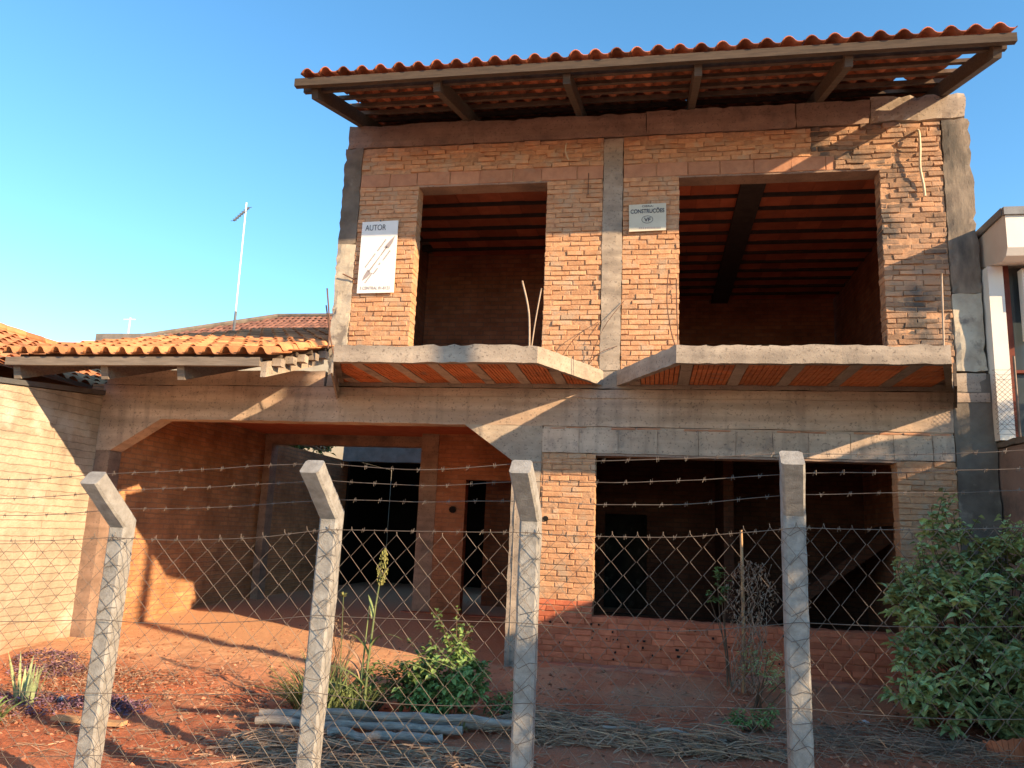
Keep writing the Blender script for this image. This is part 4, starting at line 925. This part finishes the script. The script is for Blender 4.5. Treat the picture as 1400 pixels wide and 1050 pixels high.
bush('climber_sprig', 'small green sprig left of the stake in front of the wide window', 'plant', (.72, 7.95, .3), [((.66, 7.95, 1.22), (.09, .08, .12)), ((.60, 7.95, 1.08), (.1, .08, .07))], 230, .05, .02, M['leaf'], M['stem'], nstem=12)

# purple creeping plants by the left wall (uncountable)
def scatter_leaves(name, mt, label, cat, n, area, ln, wd, hmax, zlo=.0):
    b = MB()
    for _ in range(n):
        (cx, cy_, rx, ry) = random.choice(area); t = uni(0, 6.283); r = math.sqrt(random.random())
        x, y = cx+rx*r*math.cos(t), cy_+ry*r*math.sin(t)
        hh = hmax*(.4+.6*max(0, nz3((x, y, 1), 4)+.5))*(1-.6*r)
        leaf(b, (x, y, GG(x, y)+uni(zlo, hh)), rdir(-.1, .8), ln*uni(.6, 1.2), wd, .3)
    return tag(b.build(name, mt), label, cat, kind='stuff')
scatter_leaves('purple_ground_cover', M['purple'], 'purple leaved creeping plants at the foot of the left wall', 'ground cover', 3900, [(-4.75, 6.25, .7, .25), (-4.5, 6.3, .3, .2), (-5.3, 6.0, .6, .35), (-5.9, 7.3, .4, .3), (-6.2, 7.6, .3, .3)], .04, .018, .12)
scatter_leaves('dry_ground_cover', M['dry'], 'dry brownish creepers beside the purple plants', 'ground cover', 2400, [(-5.4, 7.1, .7, .45), (-4.9, 7.2, .6, .4), (-5.0, 6.6, 1.0, .4), (-5.9, 7.5, .6, .4), (-5.2, 5.6, .5, .3)], .05, .016, .16)
scatter_leaves('dead_leaf_litter', M['dry'], 'fallen dead leaves scattered over the red earth', 'leaf litter', 800, [(-3.8, 6.8, 1.6, 1.0), (-3.0, 5.6, 1.4, .6), (0, 7.2, 3, .7), (1.8, 6.8, 1.2, .6)], .05, .026, .02)
# straw piles
def straw(name, n, area, label, ln=(.08, .42), h=.12, mt='straw', wd=.008):
    b = MB()
    for _ in range(n):
        cx, cy_, rx, ry = random.choice(area); t = uni(0, 6.283); r = math.sqrt(random.random())
        x, y = cx+rx*r*math.cos(t), cy_+ry*r*math.sin(t); z = GG(x, y)+uni(.002, h)*(1-r*.8)
        an_ = random.gauss(.1, .95)+(math.pi if random.random() < .5 else 0); l_ = uni(*ln); e = uni(-.18, .18)
        d = Vector((math.cos(an_), math.sin(an_)*.8, e)); p = Vector((x, y, z)); cr_ = Vector((uni(-.12, .12), uni(-.12, .12), uni(0, .12)))*l_
        pts = [p-d*l_/2, p+cr_*.6, p+d*l_/2]
        for q in pts: q.z = max(q.z, GG(q.x, q.y)+.003)
        b.tube(pts, [wd*uni(.15, .5)]*3, 3)
    return tag(b.build(name, M[mt]), label, 'straw', kind='stuff')
straw('dry_straw', 1100, [(-2.1, 5.45, .85, .3), (-1.5, 5.6, .7, .3), (-2.6, 5.7, .5, .3), (-1.9, 5.2, .8, .25)], 'heap of dry straw and cane in front of the pale logs', wd=.012)
straw('dry_brush', 1500, [(-.45, 6.5, .6, .35), (.1, 6.35, .7, .25), (-.85, 6.6, .4, .4), (.5, 6.3, .5, .2)], 'heap of dry cut brush between the third and fourth posts', h=.24, wd=.010)
straw('dead_twigs', 800, [(1.9, 6.9, .8, .4), (2.5, 6.6, .6, .4), (1.6, 6.6, .6, .3)], 'litter of dead twigs under the large bush', h=.12, mt='dry', ln=(.1, .35))
straw('loose_debris', 900, [(-3.2, 6.6, .9, .8), (-1.0, 7.2, 2.5, .6), (1.0, 7.3, 1.5, .6), (-4.2, 7.6, 1.4, .6), (-3.5, 5.4, 1.2, .5), (0, 5.6, 2, .4)], 'sparse dry stalks strewn over the red earth', h=.02, ln=(.05, .22))
# gravel
b = MB()
def stone(mb, x, y, s_, a=None):
    z = GG(x, y)+s_*.25; i = len(mb.v); a = random.random() if a is None else a
    for d in ((1, 0, 0), (0, 1, 0), (-1, 0, 0), (0, -1, 0), (0, 0, .8), (0, 0, -.8)): mb.v.append((x+s_*(d[0]+uni(-.35, .35)), y+s_*(d[1]+uni(-.35, .35)), z+s_*(d[2]*.8+uni(-.2, .2))))
    for q in ((0, 1, 4), (1, 2, 4), (2, 3, 4), (3, 0, 4), (1, 0, 5), (2, 1, 5), (3, 2, 5), (0, 3, 5)): mb.f.append(tuple(i+k for k in q)); mb.a.append(a)
for _ in range(7000):
    x, y = uni(-6.7, 3.3), uni(4.8, 8.6)
    if nz3((x, y, 0), 1.2)+uni(-.3, .5) < 0: continue
    stone(b, x, y, .004+.024*random.random()**3)
for _ in range(1300): stone(b, uni(-6.6, -2), uni(8.6, 10.6), .004+.012*random.random()**3)
tag(b.build('gravel', M['stone']), 'small stones and crumbs of brick strewn over the red earth', 'gravel', kind='stuff')

# logs: old pale posts lying behind the fence
def logthing(label, p0, p1, r):
    p0, p1 = Vector(p0), Vector(p1); b = MB(); n = 40; pts = []; rr = []
    for i in range(n+1):
        t = i/n; p = p0.lerp(p1, t)+Vector((0, .035*nz3((t*4, r*400+label.__len__(), 0), 1), .03*nz3((t*5, r*500, 5), 1))); pts.append(p); rr.append(r*(.82+.30*nz3((t*9, r*90+len(label), 2), 1.6)))
    b.tube(pts, rr, 12); tag(b.build('log', M['log'], off=p0, smooth=False), label, 'log', 'pale logs lying behind the fence')
logthing('pale log at the back of the bundle, nearest the grass clump', (-3.02, 6.12, .12), (-1.15, 6.42, .12), .046)
logthing('pale log in the middle of the bundle, ending at the third post', (-2.98, 5.98, .10), (-1.40, 6.20, .11), .038)
logthing('pale log at the front of the bundle, shortest and lowest', (-2.35, 5.86, .09), (-1.50, 5.98, .09), .038)
logthing('pale log resting on top of the bundle beside the second post', (-2.5, 6.05, .19), (-.95, 6.32, .17), .034)
logthing('long brown pole lying on the brush heap', (-.35, 6.35, .20), (.55, 6.28, .19), .013)
# bits and pieces
b = MB(); b.rough(-4.55, -3.95, 5.72, 5.80, .03, .06, seg=.08, amp=.01); tag(b.build('plank', M['plank'], off=(-4.2, 5.75, .03)), 'short orange brown plank on the earth left of the first post', 'plank')
b = MB(); stone(b, -4.98, 6.35, .055, .9); tag(b.build('white_stone', M['white'], off=(-4.98, 6.35, .05)), 'white stone lying in the purple plants', 'stone')
t = thing('broken_pot', 'orange terracotta shard lying at the foot of the large bush', 'pot', (2.55, 6.6, .15))
b = MB(); zp = GG(2.52, 6.6)
for i in range(12):
    for k in range(4):
        q = []
        for di, dk in ((0, 0), (1, 0), (1, 1), (0, 1)):
            a = math.pi*(.05+(i+di)/14); h = (k+dk)/4*(.20-.10*abs((i+di)/12-.4)-.012*((i+di) % 2)); r_p = .10+.35*h
            q.append((2.54+r_p*math.cos(a), 6.6-r_p*math.sin(a)+h*.4, zp-.02+h))
        b.poly(q, .6)
po = b.build('pot_wall', M['pot'], t); mo = po.modifiers.new('s', 'SOLIDIFY'); mo.thickness = .012
b = MB(); zl = GG(1.7, 7.3)
for i in range(5): b.poly([(1.66+i*.025, 7.3+uni(-.03, .03), zl+uni(.01, .05)), (1.69+i*.025, 7.3+uni(-.03, .03), zl+uni(.01, .05)), (1.69+i*.025, 7.36, zl+uni(.01, .05)), (1.66+i*.025, 7.36, zl+uni(.01, .05))])
tag(b.build('plastic_litter', M['white'], off=(1.7, 7.3, zl)), 'crumpled white plastic scrap right of the fourth post', 'litter')
b = MB(); b.box(-14, 9, .9, 3.9, -.3, -.045, a=.5); o = b.build('pavement', M['concrete_patch']); o['kind'] = 'structure'  # unseen pale pavement, added to bounce warm sunlight into the shaded front
b = MB(); b.poly([(-60, -7.5, -.13), (60, -7.5, -.13), (60, .896, -.13), (-60, .896, -.13)], .5); o = b.build('road', M['asphalt']); o['kind'] = 'structure'  # unseen road surface, added together with the light-bouncing pavement
# concrete apron along the wall
b = MB(); b.rough(-1.25, 2.2, 8.50, F-.03, .05, .285, seg=.08, amp=.014, fr=4, chip=.03); o = b.build('path', M['apron']); o['kind'] = 'structure'

# ------------------------------------------------------------------ street fence
fe = thing('street_fence', 'chain link fence on angled concrete posts with barbed wire in front of the plot', 'fence', (-1, 4.3, .1))
YF = 4.30
posts = [(-5.75, 1.42), (-4.44, 1.50), (-3.12, 1.56), (-1.80, 1.66), (-.65, 1.69), (.72, 1.77), (2.05, 1.84), (3.3, 1.9)]
def post(x, zb_, lean, tz=.25, ty=.28, dx=-.02):
    b = MB(); w_ = .055; ring = []
    path = [(x+lean*1.0, YF, -.2), (x+lean*.5, YF, .5), (x+lean*.2, YF, 1.1), (x, YF, zb_), (x+dx, YF-ty, zb_+tz)]
    secs = []
    for i, p in enumerate(path):
        if i < 3: dz = Vector((0, 0, 0)); nrm = Vector((0, 1, 0))
        p = Vector(p)
        if i < 3: yv = Vector((0, 1, 0))
        elif i == 3: yv = Vector((0, 1, .48))                       # mitre at the bend
        else: yv = Vector((0, .735, .68))
        secs.append((p, yv))
    allp = []
    for i in range(len(secs)-1):
        (p0, y0_), (p1, y1_) = secs[i], secs[i+1]; n = 12
        for k in range(n+(i == len(secs)-2)):
            allp.append((p0.lerp(p1, k/n), y0_.lerp(y1_, k/n if i < 2 or i == 3 else (k/n if i == 2 and k == n else (0 if i == 2 else k/n)))))
    ch = .012
    base = len(b.v)
    for p, yv in allp:
        tp = 1+.0*p.z
        for (a, c) in ((-w_+ch, -w_), (w_-ch, -w_), (w_, -w_+ch), (w_, w_-ch), (w_-ch, w_), (-w_+ch, w_), (-w_, w_-ch), (-w_, -w_+ch)):
            q = p+Vector((1, 0, 0))*a*tp+yv*c; q += Vector((nz3(q, 14, 1+x), nz3(q, 14, 4+x), 0))*.0035; b.v.append(tuple(q))
    m_ = len(allp)
    for i in range(m_-1):
        for k in range(8): b.f.append((base+i*8+k, base+i*8+(k+1) % 8, base+(i+1)*8+(k+1) % 8, base+(i+1)*8+k)); b.a.append(.5)
    b.f.append(tuple(base+(m_-1)*8+k for k in range(8))); b.a.append(.5)
    return b.build('post', M['post'], fe)
leans = [.0, 0, -.03, -.03, .0, .015, 0, 0]
for (x, z), l_ in zip(posts, leans): post(x, z, l_, dx=-.045 if x == .72 else -.02, ty=.28+uni(-.01, .01))
def htop(x):      # height of the mesh's top edge
    for (xa, za_), (xb, zb__) in zip(posts, posts[1:]):
        if xa <= x <= xb:
            t = (x-xa)/(xb-xa); return za_+(zb__-za_)*t-.075-.035*math.sin(math.pi*t)
    return posts[-1][1]-.1
b = MB(); W = .132; x = -5.75; i = 0
while x < 3.3:
    n = 21; ht = htop(x+W/4); hb = GG(x, YF)+.05; pts = []
    sag = .01*math.sin(x*2.1)
    for k in range(n+1):
        z = ht-(ht-hb)*k/n; side = (k+i) % 2
        xx = x+(W/2 if side else 0)+.010*nz3((x, z, 0), 2.2)+.02*nz3((x, z, 5), .9)
        zz = z+.012*nz3((x, z, 9), 2.0)
        if k == 0: pts.append((xx, YF-.069, zz+.018*(1 if side == (i % 2) else 0)))
        pts.append((xx+(-.003 if side else .003), YF-.066+(.004 if side else -.004)+.012*nz3((x, z, 3), 1.2), zz))
    if pts: b.tube(pts, .0017, 5, cap=False)
    x += W/2; i += 1
b.build('chain_link_mesh', M['wire'], fe)
def strand(f, nm, barbs=True, drop=None, rad=.0019, seed=0, y=YF):
    b = MB(); pts = []
    for (xa, za_), (xb, zb__) in zip(posts, posts[1:]):
        for k in range(12):
            t = k/12; x = xa+(xb-xa)*t
            if drop is None:
                z = (za_+(zb__-za_)*t)+.25*f; yy = YF-.28*f+.035
                z += .03*(f > 0)
            else: z = (za_+(zb__-za_)*t)-drop; yy = y
            z += -.020*math.sin(math.pi*t)*(1+.9*math.sin(xa*3+seed))+.006*nz3((x, f, seed), 3)
            pts.append(Vector((x, yy, z)))
    b.tube(pts, rad, 4)
    if barbs:
        p = pts[0]; L_ = 0; nxt = .05
        for q0, q1 in zip(pts, pts[1:]):
            d = (q1-q0); l_ = d.length; s_ = 0
            while L_+l_ > nxt:
                u = (nxt-L_)/l_; c = q0+d*u; nxt += uni(.12, .155)
                for s2 in (-1, 1):
                    e = Vector((uni(-.006, .006), uni(-.008, .008), .015*s2)); b.tube([c-e*.7+Vector((s2*.004, 0, 0)), c+e+Vector((s2*.007, 0, 0))], .0014, 3)
                b.tube([c-d.normalized()*.008, c+d.normalized()*.008], rad*1.9, 5)
            L_ += l_
    return b.build(nm, M['wire'], fe)
strand(.98, 'barbed_wire', seed=1); strand(.62, 'barbed_wire', seed=2); strand(.22, 'barbed_wire', seed=3)
strand(0, 'barbed_wire', drop=.085, seed=4, y=YF-.075)
for dr in (.55, .95, 1.28): strand(0, 'tension_wire', barbs=False, drop=dr, rad=.0019, seed=dr*7, y=YF-.075)
# wire ties on the posts
b = MB()
for x, z in posts[1:-1]:
    for k in range(11):
        zz = z-.1-k*.13
        if zz < .15: break
        b.tube([(x-.064, YF-.05, zz), (x-.03, YF-.066, zz-.02+uni(-.02, .02)), (x+.03, YF-.068, zz+.01+uni(-.02, .02)), (x+.066, YF-.05, zz+uni(-.02, .02))], .0016, 3)
b.build('wire_tie', M['wire'], fe)

# ------------------------------------------------------------------ trees that throw the broken shade (they stand just outside the frame)
def palm(name, label, base, h, nf, ln):
    t = thing(name, label, 'palm tree', base); B = Vector(base); b = MB()
    b.tube([B, B+Vector((.05, 0, h*.5)), B+Vector((0, 0, h))], [.14, .11, .09], 10); b.build('trunk', M['stem'], t)
    b = MB(); T = B+Vector((0, 0, h))
    for k in range(nf):
        a = 2*math.pi*k/nf+uni(-.2, .2); d = Vector((math.cos(a), math.sin(a), uni(.3, 1.0))); pts = []
        h_ = Vector((math.cos(a), math.sin(a), 0)); s_ = Vector((-h_.y, h_.x, 0))
        for i in range(15):
            q = i/14; pts.append(T+d.normalized()*ln*q+h_*.15*ln*q*q-Vector((0, 0, .75*ln*q*q)))
        b.tube(pts, [.012*(1-.8*i/14) for i in range(15)], 4)
        for i in range(2, 15):
            for sd in (-1, 1):
                for jx_ in (0, .5):
                    p = pts[i] if jx_ == 0 or i == 14 else pts[i].lerp(pts[i+1], .5)
                    blade(b, p, s_*sd*1.0+h_*.5+Vector((0, 0, .25)), ln*.32*(1-.5*i/15), .022, .5, 4)
    b.build('crown', M['palm'], t); return t
palm('palm_tree', 'palm in the right neighbour garden whose fronds shade the wall', (5.6, 6.95, 0), 3.75, 15, 1.15)
def tree(name, label, base, h, c, r, n, ls):
    t = thing(name, label, 'tree', base); B = Vector(base); Cc = Vector(c); b = MB(); lv = MB()
    b.tube([B, B.lerp(Cc, .5)+Vector((.05, .03, 0)), Cc], [.09, .07, .04], 9)
    for _ in range(24):
        d = rdir(-.2, 1); e = Cc+Vector((d.x*r[0], d.y*r[1], d.z*r[2]))*uni(.5, .95); m_ = Cc.lerp(e, .5)+rdir()*.06
        b.tube([Cc-Vector((0, 0, .15)), m_, e], [.03, .016, .006], 5)
        for k in range(n//24):
            q = e+rdir(-1, 1)*uni(0, .22); leaf(lv, q, rdir(-.6, .6), ls*uni(.7, 1.2), ls*.5, .4)
    b.build('trunk', M['stem'], t); lv.build('crown', M['leaf'], t); return t
t = thing('utility_pole', 'concrete street pole standing right of the plot near the pavement', 'pole', (6.0, 3.3, 0))
b = MB(); b.tube([(6.0, 3.3, -.2), (6.0, 3.3, 4), (6.0, 3.3, 8.5)], [.13, .11, .09], 12); b.build('shaft', M['concrete_grey'], t)
b = MB(); b.box(5.2, 6.8, 3.16, 3.24, 8.0, 8.1); b.build('cross_arm', M['wood_grey'], t)
tree('street_tree', 'small street tree on the pavement right of the camera', (4.9, 1.9, -.1), 2, (4.9, 1.9, 2.5), (.95, 1.05, 1.15), 2100, .12)
tree('yard_tree', 'sunlit leafy tree behind the outbuilding seen under the garage ceiling', (-8.9, 18.6, 0), 3, (-8.9, 18.6, 3.6), (1.1, .9, .9), 1800, .16)

for o in bpy.data.objects:
    if '_o' in o: del o['_o']
